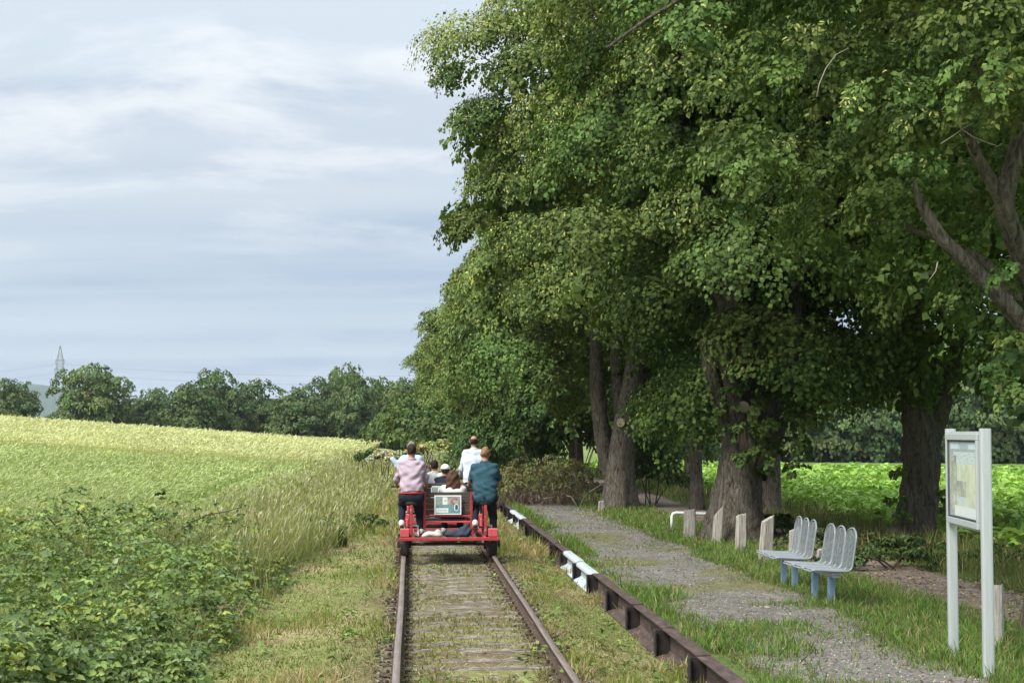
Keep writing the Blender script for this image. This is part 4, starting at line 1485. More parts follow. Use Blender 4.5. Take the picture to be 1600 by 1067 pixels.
# --- bramble thicket, lower left
def bramble_h(x, y):
    e = sstep(-1.55, -2.5, x + .35 * (fbm(x * .8, y * .55, 2) - .5)) * sstep(29.2, 26.0, y)
    return e * (.26 + .46 * fbm(x * .9 + 2, y * .55, 3) + .44 * sstep(14, 24, y) * sstep(-1.9, -4.0, x) + .34 * sstep(.45, .75, vnoise(x * 1.7, y * 1.2)) - .30 * sstep(.55, .8, vnoise(x * 2.1 + 9, y * 1.5)))


bram = tag(empty('bramble_thicket', (-3.2, 18, float(gz(-3.2, 18.)))), 'dense bramble thicket with arching canes in the lower left foreground', 'bramble')
bo = np.array(bram.location)
PAL_BR = [(0.110, 0.172, 0.048), (0.150, 0.215, 0.060), (0.080, 0.130, 0.040), (0.190, 0.250, 0.072), (0.135, 0.188, 0.080)]
x, y = scatter(rg, 12000, lambda y: -.26 * y - 1.2, -1.45, 11.5, 29, 1.55)
hb = bramble_h(x, y)
ok = hb > .10
x, y, hb = x[ok], y[ok], hb[ok]
# every point carries one compound leaf of five leaflets
n = len(x)
lay = rg.random(n) ** 1.6
zc_ = hb * (1 - .75 * lay) + rg.normal(0, .05, n) + .12 * (rg.random(n) < .06)
P0 = np.stack([x, y, gz(x, y) + np.maximum(zc_, .03)], 1)
az = rg.random(n) * 6.28
tilt = unit(np.stack([rg.normal(-.1, .6, n), rg.normal(-.25, .6, n), np.ones(n)], 1))
cols = pick(rg, n, PAL_BR, .2) * (.78 + .5 * fbm(x * 1.4, y * 1.1, 2))[:, None]
young = rg.random(n) < .14 * (vnoise(x * 1.1 + 4, y * 1.1) > .45) * 2 * (lay < .3)
cols[young] = pick(rg, young.sum(), [(.26, .30, .075), (.22, .28, .07)])
size = rg.uniform(.046, .098, n) * np.maximum(1, (y / 20) ** .5)
parts = []
for j, (da, l, ww) in enumerate(((0, 1.0, .68), (1.1, .9, .6), (-1.1, .9, .6), (2.15, .7, .5), (-2.15, .7, .5))):
    sel = np.ones(n, bool) if j < 3 else rg.random(n) < .6
    a = az + da + rg.normal(0, .15, n)
    d = np.stack([np.cos(a), np.sin(a), rg.uniform(-.5, .1, n)], 1)
    V, Fc = leaf_hex((P0 + d * .012)[sel], d[sel], (tilt + .25 * rg.standard_normal((n, 3)))[sel], (size * l)[sel], (size * ww * 1.05)[sel], .16, .2)
    parts.append((V - bo, Fc, np.repeat(cols[sel] * (1 + .1 * rg.standard_normal((sel.sum(), 1))), 6, 0)))
V, Fc, cl = merge(parts)
tag(np_obj('foliage', V, Fc, M['leaf'], bram, col=np.clip(cl, .01, .6)), kind='stuff')
# pale leaves showing their undersides
for i, (px_, py_, s) in enumerate(((118, 792, .10), (158, 843, .085), (178, 880, .075), (200, 915, .085), (32, 980, .085), (216, 836, .06), (140, 786, .09))):
    Yb = {0: 25.5, 6: 25.5}.get(i, 2.0 * 2600 / (py_ - 675) * .74)
    p = at_y(px_, py_, min(Yb, 25.5))
    V, Fc = leaf_hex(np.array([p - bo]), rg.standard_normal((1, 3)) + [[0, 0, .6]], np.array([[.1, -1.0, .5]]), [s], [s * .8])
    np_obj('pale_leaf', V, Fc, M['leaf'], bram, col=np.tile([.36, .42, .27], (6, 1)))
# arching canes
for i, pts in enumerate(([(142, 848, 25), (141, 830, 25), (135, 815, 24.9), (124, 800, 24.8), (108, 786, 24.7), (96, 780, 24.6)],
                         [(276, 843, 25), (285, 828, 24.9), (300, 815, 24.8), (325, 804, 24.7), (352, 799, 24.5), (378, 792, 24.3)],
                         [(98, 842, 24), (88, 822, 24), (72, 805, 23.9), (62, 796, 23.8)], [(236, 815, 26), (244, 806, 26), (252, 798, 26)],
                         [(62, 1056, 15), (85, 1035, 15), (110, 1015, 15.1), (125, 995, 15.2)], [(95, 1067, 14.6), (105, 1045, 14.7), (112, 1030, 14.8)],
                         [(520, 800, 30), (512, 815, 29.6), (508, 838, 29.3)], [(400, 805, 27), (404, 820, 26.8), (403, 838, 26.5)],
                         [(296, 995, 17.3), (303, 985, 17.5), (308, 975, 17.7)], [(190, 965, 18), (215, 945, 18.2), (240, 925, 18.5)])):
    P = [at_y(a, b, c) - bo for a, b, c in pts]
    MB().tube(P, np.linspace(.013, .006, len(P)), 5).build('cane', M['cane'], bram, True)
    # small leaves along each cane
    Pn = np.asarray(P)
    k = np.repeat(np.arange(1, len(Pn)), 7)
    q = Pn[k] + rg.normal(0, .045, (len(k), 3))
    V, Fc = leaf_quads(q, rg.standard_normal((len(k), 3)), np.tile([0, -.3, 1.0], (len(k), 1)) + .4 * rg.standard_normal((len(k), 3)), rg.uniform(.05, .09, len(k)), rg.uniform(.035, .06, len(k)))
    tag(np_obj('cane_leaves', V, Fc, M['leaf'], bram, col=np.repeat(pick(rg, len(k), PAL_BR), 4, 0)), kind='stuff')

# young bramble bush at the edge, elder and flowering shrubs farther along the left side
bush('bramble_bush', 'small dark bramble bush at the grass edge left of the near rail bike', None, (at_z(498, 862, -.2)[0], at_z(498, 862, -.2)[1], .12), (.5, .55, .5), 2300, .08, PAL_BR, 81, K=34)
bush('bramble_bush', 'little leafy bush poking from the tall grass beside the near rail bike', None, (-.95, 36, .1), (.45, .6, .3), 900, .08, DARKG, 82, K=20)
bush('elder_bush', 'dark elder bush in the grass left of the raised hand', None, at_y(578, 712, 66), (.62, .6, .45), 1400, .13, DARKG, 83, K=22)
p = at_y(600, 713, 62)
eb = bush('flowering_bush', 'pale blossoming bush under the raised hand', None, p, (.55, .6, .35), 1300, .10, [(.18, .22, .07), (.5, .48, .34), (.55, .52, .40)], 84, K=24)
bush('flowering_bush', 'yellow blossoming bush right of the grey-haired rider', None, at_y(680, 700, 70), (.8, .7, .55), 1600, .13, [(.26, .28, .09), (.46, .44, .20), (.16, .2, .06)], 85, K=26)
for i, (x_, y_, Yb, rx, rz_, lb) in enumerate(((652, 655, 120, 3.2, 2.2, 'green bush below the end of the avenue on the left of the track'), (625, 672, 105, 2.2, 1.6, 'low roadside bush beyond the raised hand'),
                                              (668, 676, 92, 2.2, 1.7, 'light green bush in the far gap behind the riders'), (705, 682, 84, 2.4, 1.5, 'olive bush in the far gap left of the bald rider'))):
    bush('trackside_bush', lb, None, at_y(x_, y_, Yb), (rx, 2, rz_), 5000, .26, [(0.055, 0.095, 0.028), (0.08, 0.125, 0.035), (0.12, 0.16, 0.05)], 90 + i, K=60, rcl=(.5, 1.0))

# ------------------------------------------------------------------ benches
def bench(name, label, loc, rz):
    """three wire shells on a beam with two square legs; local -x is the front, y runs along the bench"""
    root = tag(empty(name, loc, rz), label, 'bench', 'wire benches on the platform')
    SEAT_Z, DEP, BACK, PW = 0.415, 0.47, 0.50, 0.44
    AR = .62
    # side profile from front lip over the seat to the top of the back
    prof = [(-.02, SEAT_Z - .012), (.0, SEAT_Z + .004), (.10, SEAT_Z), (.22, SEAT_Z - .010), (.34, SEAT_Z - .014)]
    for a in np.linspace(-90, -8, 6):
        prof.append((DEP - .075 + .07 * math.cos(math.radians(a)), SEAT_Z + .056 + .07 * math.sin(math.radians(a))))
    top = np.array(prof[-1])
    lean = math.radians(9)
    for s in np.linspace(.05, BACK - .07, 10):
        prof.append((top[0] + math.sin(lean) * s, top[1] + math.cos(lean) * s))
    prof = np.asarray(prof)
    seg = np.linalg.norm(np.diff(prof, axis=0), axis=1)
    cum = np.concatenate([[0], np.cumsum(seg)])
    LT = cum[-1]

    def pt(s):
        return np.array([np.interp(s, cum, prof[:, 0]), np.interp(s, cum, prof[:, 1])])
    for k in range(3):
        y0 = (k - 1.5) * PW + .012
        y1 = y0 + PW - .024
        yc, hw = (y0 + y1) / 2, (y1 - y0) / 2
        arch0 = LT - hw * AR
        # outline: up one side, round the top, down the other, along the front
        loop = []
        for s in np.linspace(.03, arch0, 26):
            x, z = pt(s)
            loop.append((x, y0, z))
        for a in np.linspace(0, math.pi, 13)[1:-1]:
            x, z = pt(arch0 + math.sin(a) * hw * AR)
            loop.append((x, yc - hw * math.cos(a), z))
        for s in np.linspace(arch0, .03, 26):
            x, z = pt(s)
            loop.append((x, y1, z))
        x, z = pt(0.0)
        loop += [(x, y1 - .03, z), (x, y0 + .03, z)]
        shell = MB().tube(loop, .0115, 7, closed=True).build('seat_frame', M['galv'], root, True)
        mb = MB()
        s = .03
        while s < LT - .02:
            x, z = pt(s)
            half = hw
            if s > arch0:
                half = hw * math.sqrt(max(0, 1 - ((s - arch0) / (hw * AR)) ** 2))
            if half > .03:
                mb.tube([(x, yc - half, z), (x, yc + half, z)], .0043, 4, cap=False)
            s += .0135
        for yy in (yc,):
            e = LT - .02 if abs(yy - yc) < .02 else arch0 + hw * .6
            mb.tube([(pt(s)[0] - .006, yy, pt(s)[1] - .006) for s in np.linspace(.02, e, 22)], .0042, 4, cap=False)
        mb.build('wire_grid', M['galv'], shell)
    MB().box(.25, .335, -.62, .62, SEAT_Z - .095, SEAT_Z - .045, .006).build('cross_beam', M['galv'], root)
    for yy in (-.36, .36):
        MB().box(.255, .33, yy - .042, yy + .042, -.05, SEAT_Z - .094, .008).build('leg', M['leg_blue'], root)
    for yy in (-.50, 0, .50):
        MB().box(.14, .40, yy - .02, yy + .02, SEAT_Z - .044, SEAT_Z - .024, .004).build('bracket', M['galv'], root)
    return root


def bench_at(px_, py_):
    p = at_z(px_, py_, .45)
    return p


# near front corner of each seat in the photograph gives its place
bz = lambda x, y: float(gz(x, y)) + .02
p = bench_at(1268, 894)
bench('bench', 'nearer grey wire bench with three rounded backs on blue legs', (p[0], p[1] + .64, bz(p[0] + .2, p[1] + .6)), math.radians(1.5))
p = bench_at(1215, 873)
bench('bench', 'farther grey wire bench with three rounded backs in front of a wooden stake', (p[0], p[1] + .64, bz(p[0] + .2, p[1] + .6)), math.radians(-1.5))

# ------------------------------------------------------------------ information board
pr = at_z(1545, 1056, .06)
pl = at_z(1490, 1021, .06)
yaw = math.atan2(pl[1] - pr[1], pl[0] - pr[0])
ib = tag(empty('information_board', (pr[0], pr[1], .05), yaw), 'silver information board with map behind glass on two posts at the platform', 'information board')
W_ = float(np.hypot(pl[0] - pr[0], pl[1] - pr[1]))
HB = (1056 - 664) / (F_PX / pr[1]) - .0
# local x runs from the near post to the far post, local +y faces the track
for xx in (0.0, W_):
    prof = [(xx + .040 * np.sign(math.cos(a)) * abs(math.cos(a)) ** .45, .046 * np.sign(math.sin(a)) * abs(math.sin(a)) ** .45) for a in np.linspace(0, 2 * math.pi, 28, endpoint=False)]
    mb = MB()
    vs_ = [(x, y, -.25) for x, y in prof] + [(x, y, HB) for x, y in prof]
    n = len(prof)
    mb.add(vs_, [(k, (k + 1) % n, n + (k + 1) % n, n + k) for k in range(n)] + [tuple(range(n, 2 * n))])
    mb.build('post', M['alu'], ib)
pb0, pb1 = HB - .86, HB - .025
xa_, xb_ = .052, W_ - .052
mb = MB()
mb.box(xa_, xb_, -.035, .035, pb0, pb1, .004)
cab = mb.build('cabinet', M['alu'], ib)
mb = MB()
fw = .055
mb.box(xa_ + .01, xb_ - .01, .036, .062, pb1 - fw - .02, pb1 - .02, .004)
mb.box(xa_ + .01, xb_ - .01, .036, .062, pb0 + .02, pb0 + fw + .02, .004)
mb.box(xa_ + .01, xa_ + fw, .036, .062, pb0 + fw + .021, pb1 - fw - .021, .004)
mb.box(xb_ - fw, xb_ - .01, .036, .062, pb0 + fw + .021, pb1 - fw - .021, .004)
mb.build('door_frame', M['alu'], ib)
mb = MB()
gx0, gx1, gz0, gz1 = xa_ + fw, xb_ - fw, pb0 + fw + .02, pb1 - fw - .02
g = .014
mb.box(gx0, gx1, .037, .052, gz1 - g, gz1)
mb.box(gx0, gx1, .037, .052, gz0, gz0 + g)
mb.box(gx0, gx0 + g, .037, .052, gz0 + g, gz1 - g)
mb.box(gx1 - g, gx1, .037, .052, gz0 + g, gz1 - g)
mb.build('gasket', M['alu_dark'], ib)
# the sheets behind the glass: header strip, overview map and panels
m_head = plain('header_sheet', (0.46, 0.56, 0.63), .6)
m_dark = plain('backing_sheet', (0.24, 0.29, 0.28), .6)
m_map = noise_mat('map_print', [(0.25, (0.22, 0.34, 0.28)), (0.42, (0.40, 0.46, 0.32)), (0.58, (0.52, 0.54, 0.38)), (0.75, (0.42, 0.52, 0.54))], 7, 7, .6, bump=0, distortion=1.0)
m_pale = noise_mat('text_print', [(0.35, (0.30, 0.38, 0.39)), (0.6, (0.50, 0.57, 0.56))], 26, 3, .6, (.4, 1, 3), bump=0)
m_photo = noise_mat('photo_print', [(0.3, (0.10, 0.14, 0.11)), (0.5, (0.30, 0.32, 0.24)), (0.75, (0.62, 0.66, 0.62))], 6, 5, .6, bump=0)
m_white = plain('white_sheet', (0.56, 0.60, 0.59), .6, var=.05)
mb = MB()
def sheet(u0, u1, v0, v1, mi, lift):
    # u from the viewer's left (far post) to the right (near post), v up
    xs0, xs1 = gx1 - (gx1 - gx0) * u0, gx1 - (gx1 - gx0) * u1
    z0, z1 = gz0 + (gz1 - gz0) * v0, gz0 + (gz1 - gz0) * v1
    y = .0362 + lift * .0008
    mb.mi = mi
    mb.quad((xs0, y, z0), (xs1, y, z0), (xs1, y, z1), (xs0, y, z1))
sheet(.03, .97, .02, .98, 1, 0)
sheet(.05, .97, .885, .975, 0, 1)
sheet(.16, .95, .70, .85, 3, 1)
sheet(.28, .95, .12, .70, 2, 2)
sheet(.03, .26, .10, .80, 4, 1)
sheet(.26, .60, .28, .48, 4, 3)
sheet(.26, .58, .20, .275, 3, 3)
sheet(.62, .93, .14, .66, 2, 4)
sheet(.20, .97, .03, .16, 5, 5)
mb.build('sheets', [m_head, m_dark, m_map, m_pale, m_photo, m_white], ib)
# heading
m_text = plain('blue_grey_print', (0.22, 0.30, 0.38), .6)


def lettering(txt, parent, size, mat, loc, rot):
    cu = bpy.data.curves.new('lettering', 'FONT')
    cu.body = txt
    cu.size = size
    cu.align_x = 'CENTER'
    cu.align_y = 'CENTER'
    to = bpy.data.objects.new('tmp', cu)
    COL.objects.link(to)
    dg = bpy.context.evaluated_depsgraph_get()
    me = bpy.data.meshes.new_from_object(to.evaluated_get(dg))
    bpy.data.objects.remove(to)
    me.materials.clear()
    me.materials.append(mat)
    o = link(bpy.data.objects.new('lettering', me), parent)
    o.location = loc
    o.rotation_euler = rot
    return o


lettering('Panorama', ib, .095, m_text, ((gx0 + gx1) / 2 - .02, .0385, gz0 + (gz1 - gz0) * .93), (math.radians(90), 0, math.pi))
m_glass, nt, pbs = new_mat('window_glass')
pbs.inputs['Base Color'].default_value = (0.9, 0.95, 0.95, 1)
pbs.inputs['Roughness'].default_value = 0.03
pbs.inputs['Alpha'].default_value = 0.07
pbs.inputs['Specular IOR Level'].default_value = 0.6
MB().box(gx0 + g + .001, gx1 - g - .001, .046, .049, gz0 + g + .001, gz1 - g - .001).build('glass_pane', m_glass, ib)

# ------------------------------------------------------------------ wooden stakes
def stake(label, px_, base_y, top_y, wpx, slant, seed, leanx=0.0, depth=.10, zb=.03):
    """split oak stake with a ragged slanted top"""
    rg_ = np.random.default_rng(seed)
    b = at_z(px_, base_y, zb)
    sc = F_PX / b[1]
    h = (base_y - top_y) / sc
    w = wpx / sc
    root_pts, top = [], []
    n = 14
    ring = []
    for k in range(n):
        a = 2 * math.pi * k / n
        x = w / 2 * np.sign(math.cos(a)) * abs(math.cos(a)) ** .5 * rg_.uniform(.90, 1.05)
        y = depth / 2 * np.sign(math.sin(a)) * abs(math.sin(a)) ** .5 * rg_.uniform(.8, 1.1)
        ring.append((x, y))
    V, Fc = [], []
    L = 9
    for i in range(L):
        s = i / (L - 1)
        for k, (x, y) in enumerate(ring):
            z = -.15 + s * (h + .15)
            if i == L - 1:
                z += slant * h * (x / w) + rg_.uniform(-.03, .035) * h
            taper = 1.05 - .14 * s + .02 * rg_.standard_normal()
            V.append((x * taper + leanx * s * h, y * taper, z))
    for i in range(L - 1):
        for k in range(n):
            Fc.append((i * n + k, i * n + (k + 1) % n, (i + 1) * n + (k + 1) % n, (i + 1) * n + k))
    mb = MB().add(V, Fc + [tuple((L - 1) * n + k for k in range(n))])
    o = mb.build('wooden_stake', M['stake'])
    o.location = b
    o.rotation_euler = (0, 0, rg_.uniform(-.4, .4))
    return tag(o, label, 'stake', 'split wooden stakes along the platform')


stake('wide split wooden stake with ragged top in front of the white pipe barrier', 1078, 842, 797, 21, .05, 1, 0)
stake('narrow pointed wooden stake slanting right in front of the thick linden', 1119, 849, 798, 17, .32, 2, .10)
stake('tall plain wooden stake at the right foot of the thick linden', 1157, 861, 804, 18, .12, 3, .03)
stake('wide leaning wooden stake beside the seat of the farther bench', 1194, 879, 811, 22, .13, 4, .10)
stake('wooden stake half hidden behind the back of the farther bench', 1242, 893, 826, 18, .10, 5, 0)
stake('thick weathered post standing right behind the information board', 1553, 1006, 914, 30, .04, 6, .02, .14)
stake('small grey stake in the grass beside the brush pile', 939, 800, 783, 9, .1, 7, .02, .14)
stake('low broken stake behind the nearer bench', 1282, 890, 858, 16, .1, 8, .05)

# ------------------------------------------------------------------ white pipe barrier
wp = tag(empty('pipe_barrier', tuple(at_z(1050, 826, .03))), 'low white bent pipe barrier behind the ragged stake', 'barrier')
b = np.array(wp.location)
Yp = b[1]
pts = [(1050, 828), (1050, 812), (1050, 806), (1052, 802.5), (1056, 801), (1080, 802), (1110, 803), (1140, 804)]
MB().tube([at_y(x, y, Yp) - b for x, y in pts], .034, 10).build('bent_pipe', M['white_pipe'], wp, True)
MB().tube([at_y(1138, 804, Yp) - b, at_y(1138, 830, Yp) - b], .033, 10).build('leg', M['white_pipe'], wp, True)

# ------------------------------------------------------------------ pylon and power lines
YP = 900.0
pb = at_y(92, 690, YP)
pyl = tag(empty('power_pylon', tuple(pb)), 'grey lattice power pylon above the far treeline', 'pylon')
ptop = at_y(92.5, 540, YP)[2] - pb[2]
m_pyl = plain('galvanised_lattice', (0.22, 0.24, 0.26), .6)
def zpx(y):
    return at_y(92, y, YP)[2] - pb[2]
lv = [(690, 4.6), (650, 3.4), (612, 2.7), (590, 2.1), (576, 1.75), (562, 1.45), (540, .15)]
mb = MB()
lev = [(zpx(y), hw) for y, hw in lv]
for (z0, w0), (z1, w1) in zip(lev[:-1], lev[1:]):
    nseg = 3 if z1 - z0 > 8 else 2
    for i in range(nseg):
        za, zb_ = z0 + (z1 - z0) * i / nseg, z0 + (z1 - z0) * (i + 1) / nseg
        wa, wb_ = w0 + (w1 - w0) * i / nseg, w0 + (w1 - w0) * (i + 1) / nseg
        cs = [(-1, -1), (1, -1), (1, 1), (-1, 1)]
        for k in range(4):
            (ax, ay), (bx_, by_) = cs[k], cs[(k + 1) % 4]
            mb.tube([(ax * wa, ay * wa, za), (ax * wb_, ay * wb_, zb_)], .12, 4)
            mb.tube([(ax * wa, ay * wa, za), (bx_ * wb_, by_ * wb_, zb_)], .055, 4, cap=False)
            mb.tube([(bx_ * wa, by_ * wa, za), (ax * wb_, ay * wb_, zb_)], .055, 4, cap=False)
            mb.tube([(ax * wb_, ay * wb_, zb_), (bx_ * wb_, by_ * wb_, zb_)], .05, 4, cap=False)
mb.build('lattice_mast', m_pyl, pyl)
arms = []
for y, hw in ((563, 2.4), (576.5, 2.9)):
    z = zpx(y)
    mb = MB()
    for s in (-1, 1):
        mb.tube([(0, -1, z), (s * hw, 0, z)], .12, 4)
        mb.tube([(0, 1, z), (s * hw, 0, z)], .12, 4)
        mb.tube([(0, 0, z + 1.6), (s * hw, 0, z + .1)], .10, 4)
        mb.tube([(s * hw, 0, z), (s * hw, 0, z - 1.9)], .13, 5)
        arms.append((s * hw, z - 1.9))
    mb.build('cross_arm', m_pyl, pyl)
for i, (ax, az_) in enumerate(arms):
    for d_, tgt in ((-1, (-260, 40)), (1, (330, -60))):
        P = [np.array([pb[0] + ax + tgt[0] * t, pb[1] + tgt[1] * t, pb[2] + az_ - (1 - (2 * t - 1) ** 2) * 9.0 * (1 if d_ < 0 else .8)]) for t in np.linspace(0, 1, 14)]
        if d_ > 0:
            for q in P:
                q[2] -= 0
        o = MB().tube(P, .035, 4).build('power_line', m_pyl)
        tag(o, 'thin power line running ' + ('left' if d_ < 0 else 'right') + ' from the ' + ('left' if i % 2 == 0 else 'right') + ' tip of the ' + ('upper' if i < 2 else 'lower') + ' pylon arm', 'power line', 'power lines at the pylon')

# ------------------------------------------------------------------ continuous bodies and cloth from distance fields
def surface_nets(v, lo, h):
    s = v < 0
    nx, ny, nz = v.shape
    cs = [(i, j, k) for i in (0, 1) for j in (0, 1) for k in (0, 1)]
    sl = lambda a, i, j, k: a[i:nx - 1 + i, j:ny - 1 + j, k:nz - 1 + k]
    cnt = sum(sl(s, *c).astype(np.int8) for c in cs)
    act = (cnt > 0) & (cnt < 8)
    ids = np.full(act.shape, -1, dtype=np.int32)
    I = np.argwhere(act)
    ids[act] = np.arange(len(I))
    vals = {c: v[I[:, 0] + c[0], I[:, 1] + c[1], I[:, 2] + c[2]] for c in cs}
    acc = np.zeros((len(I), 3))
    num = np.zeros(len(I))
    for a in cs:
        for ax in range(3):
            if a[ax]:
                continue
            b = list(a)
            b[ax] = 1
            va, vb = vals[a], vals[tuple(b)]
            m = (va < 0) != (vb < 0)
            t = va / np.where(m, va - vb, 1)
            p = np.tile(np.array(a, float), (len(I), 1))
            p[:, ax] = t
            acc[m] += p[m]
            num[m] += 1
    V = (I + acc / num[:, None]) * h + lo
    quads = []
    for ax in range(3):
        o1, o2 = [(1, 2), (2, 0), (0, 1)][ax]
        a = s[tuple(slice(0, -1) if d == ax else slice(1, -1) for d in range(3))]
        b = s[tuple(slice(1, None) if d == ax else slice(1, -1) for d in range(3))]
        E = np.argwhere(a != b)
        if not len(E):
            continue
        neg = a[tuple(E.T)]
        base = E.copy()
        base[:, o1] += 1
        base[:, o2] += 1
        def cell(d1, d2):
            c = base.copy()
            c[:, o1] += d1
            c[:, o2] += d2
            return ids[c[:, 0], c[:, 1], c[:, 2]]
        q = np.stack([cell(-1, -1), cell(0, -1), cell(0, 0), cell(-1, 0)], 1)
        q[~neg] = q[~neg][:, ::-1]
        quads.append(q)
    return V, np.concatenate(quads)


def smin(a, b, k):
    h = np.clip(.5 + .5 * (b - a) / k, 0, 1)
    return b + (a - b) * h - k * h * (1 - h)


class SDF:
    """smooth union of tapered capsules and ellipsoids"""

    def __init__(self):
        self.pr = []

    def cap(self, a, b, r1, r2=None, k=.03):
        self.pr.append(('c', np.asarray(a, float), np.asarray(b, float), r1, r1 if r2 is None else r2, k))
        return self

    def ell(self, c, r, k=.03, rx=0.0):
        self.pr.append(('e', np.asarray(c, float), np.asarray(r, float), rx, 0, k))
        return self

    def __call__(self, X):
        d = None
        for t, a, b, r1, r2, k in self.pr:
            if t == 'c':
                ba = b - a
                pa = X - a
                tt = np.clip((pa @ ba) / (ba @ ba + 1e-9), 0, 1)
                q = np.linalg.norm(pa - tt[..., None] * ba, axis=-1) - (r1 + (r2 - r1) * tt)
            else:
                p = X - a
                if r1:
                    c_, s_ = math.cos(r1), math.sin(r1)
                    p = np.stack([p[..., 0], p[..., 1] * c_ + p[..., 2] * s_, -p[..., 1] * s_ + p[..., 2] * c_], -1)
                k0 = np.linalg.norm(p / b, axis=-1)
                k1 = np.linalg.norm(p / (b * b), axis=-1)
                q = k0 * (k0 - 1) / (k1 + 1e-9)
            d = q if d is None else smin(d, q, k)
        return d

    def bounds(self):
        P, R = [], []
        for t, a, b, r1, r2, k in self.pr:
            if t == 'c':
                P += [a - max(r1, r2), a + max(r1, r2), b - max(r1, r2), b + max(r1, r2)]
            else:
                P += [a - b.max(), a + b.max()]
        P = np.asarray(P)
        return P.min(0), P.max(0)


def sdf_obj(name, sdf, mat, parent=None, h=.013, post=None, pad=.05, wr=0.0, seed=0):
    lo, hi = sdf.bounds()
    lo, hi = lo - pad, hi + pad
    n = np.ceil((hi - lo) / h).astype(int) + 1
    G = np.stack(np.meshgrid(*[lo[i] + h * np.arange(n[i]) for i in range(3)], indexing='ij'), -1).astype(np.float32)
    d = sdf(G)
    if wr:      # folds in cloth
        x, y, z = G[..., 0], G[..., 1], G[..., 2]
        ph = seed * 1.7
        d = d + wr * (np.sin(38 * z + 9 * np.sin(7 * x + ph) + 6 * x + ph) * .6 + np.sin(24 * x + 14 * z + 5 * np.sin(11 * z + ph)) * .5 + np.sin(60 * z - 22 * x + ph) * .25)
    if post is not None:
        d = post(G, d)
    V, Fc = surface_nets(d, lo, h)
    return np_obj(name, V, Fc, mat, parent, smooth=True)


def cloth(name, c, var=.12, rough=.85):
    return noise_mat(name, [(.3, tuple(x * (1 - var) for x in c)), (.7, tuple(min(1, x * (1 + var)) for x in c))], 45, 4, rough, bump=.25, bump_scale=160, spec=.15, bump_dist=.004)


M['skin'] = plain('skin', (0.46, 0.26, 0.18), .55, var=.08, spec=.35)
M['skin2'] = plain('tanned_skin', (0.40, 0.21, 0.14), .55, var=.08, spec=.35)
M['denim'] = cloth('dark_trousers', (0.016, 0.019, 0.030))
M['shoe_white'] = plain('white_shoe', (0.70, 0.69, 0.66), .6)
M['shoe_sole'] = plain('dark_sole', (0.06, 0.055, 0.05), .7)
HAIR = lambda n, c: noise_mat(n, [(.3, tuple(x * .55 for x in c)), (.7, tuple(x * 1.4 for x in c))], 22, 5, .6, (6, 6, .8), .6, spec=.12, bump_dist=.01)


def hand(s, w, dirn, side, curl=1.0, up=(0, 0, 1)):
    """palm and five bent fingers closed round a grip"""
    d = unit(np.asarray(dirn, float))
    u = np.asarray(up, float)
    u = unit(u - d * u.dot(d))
    r = np.cross(d, u) * side
    w = np.asarray(w, float)
    s.cap(w, w + d * .05, .027, .034, .02)
    s.cap(w + d * .05 - r * .022, w + d * .078 - r * .026, .017, .015, .015)
    s.cap(w + d * .05 + r * .022, w + d * .078 + r * .026, .017, .015, .015)
    for i, (o, L) in enumerate(((-.033, .030), (-.011, .036), (.011, .034), (.032, .027))):
        a = w + d * .085 + r * o
        b = a + d * L * (1 - .35 * curl) - u * L * .8 * curl
        c = b + d * L * (.5 - 1.1 * curl) * .9 - u * L * .75 * curl
        s.cap(a, b, .0100, .0092, .006).cap(b, c, .0092, .0080, .006)
    a = w + d * .035 - r * .036
    b = a + d * .034 - r * .018 - u * .018
    s.cap(a, b, .0125, .0105, .008).cap(b, b + d * .026 - u * .016 + r * .008, .0105, .0088, .006)


def add_head(s, c, tilt=(0, 0, 0), k=1.0):
    c = np.asarray(c, float)
    f = np.array([0, 1.0, 0])
    s.ell(c + (0, -.008, .022), (.074 * k, .096 * k, .098 * k), .03)
    s.cap(c + (0, .035, -.045), c + (0, .052, -.085), .058 * k, .040 * k, .03)
    s.cap(c + (0, .092, .002), c + (0, .108, -.030), .010, .015, .015)                   # nose
    s.cap(c + (-.020, .088, -.062), c + (.020, .088, -.062), .009, .009, .012)            # lips
    s.cap(c + (-.045, .082, .020), c + (.045, .082, .020), .012, .012, .02)               # brow
    for sx in (-1, 1):
        s.cap(c + (sx * .086, -.016, .012), c + (sx * .080, -.008, -.028), .016, .011, .008)   # ears


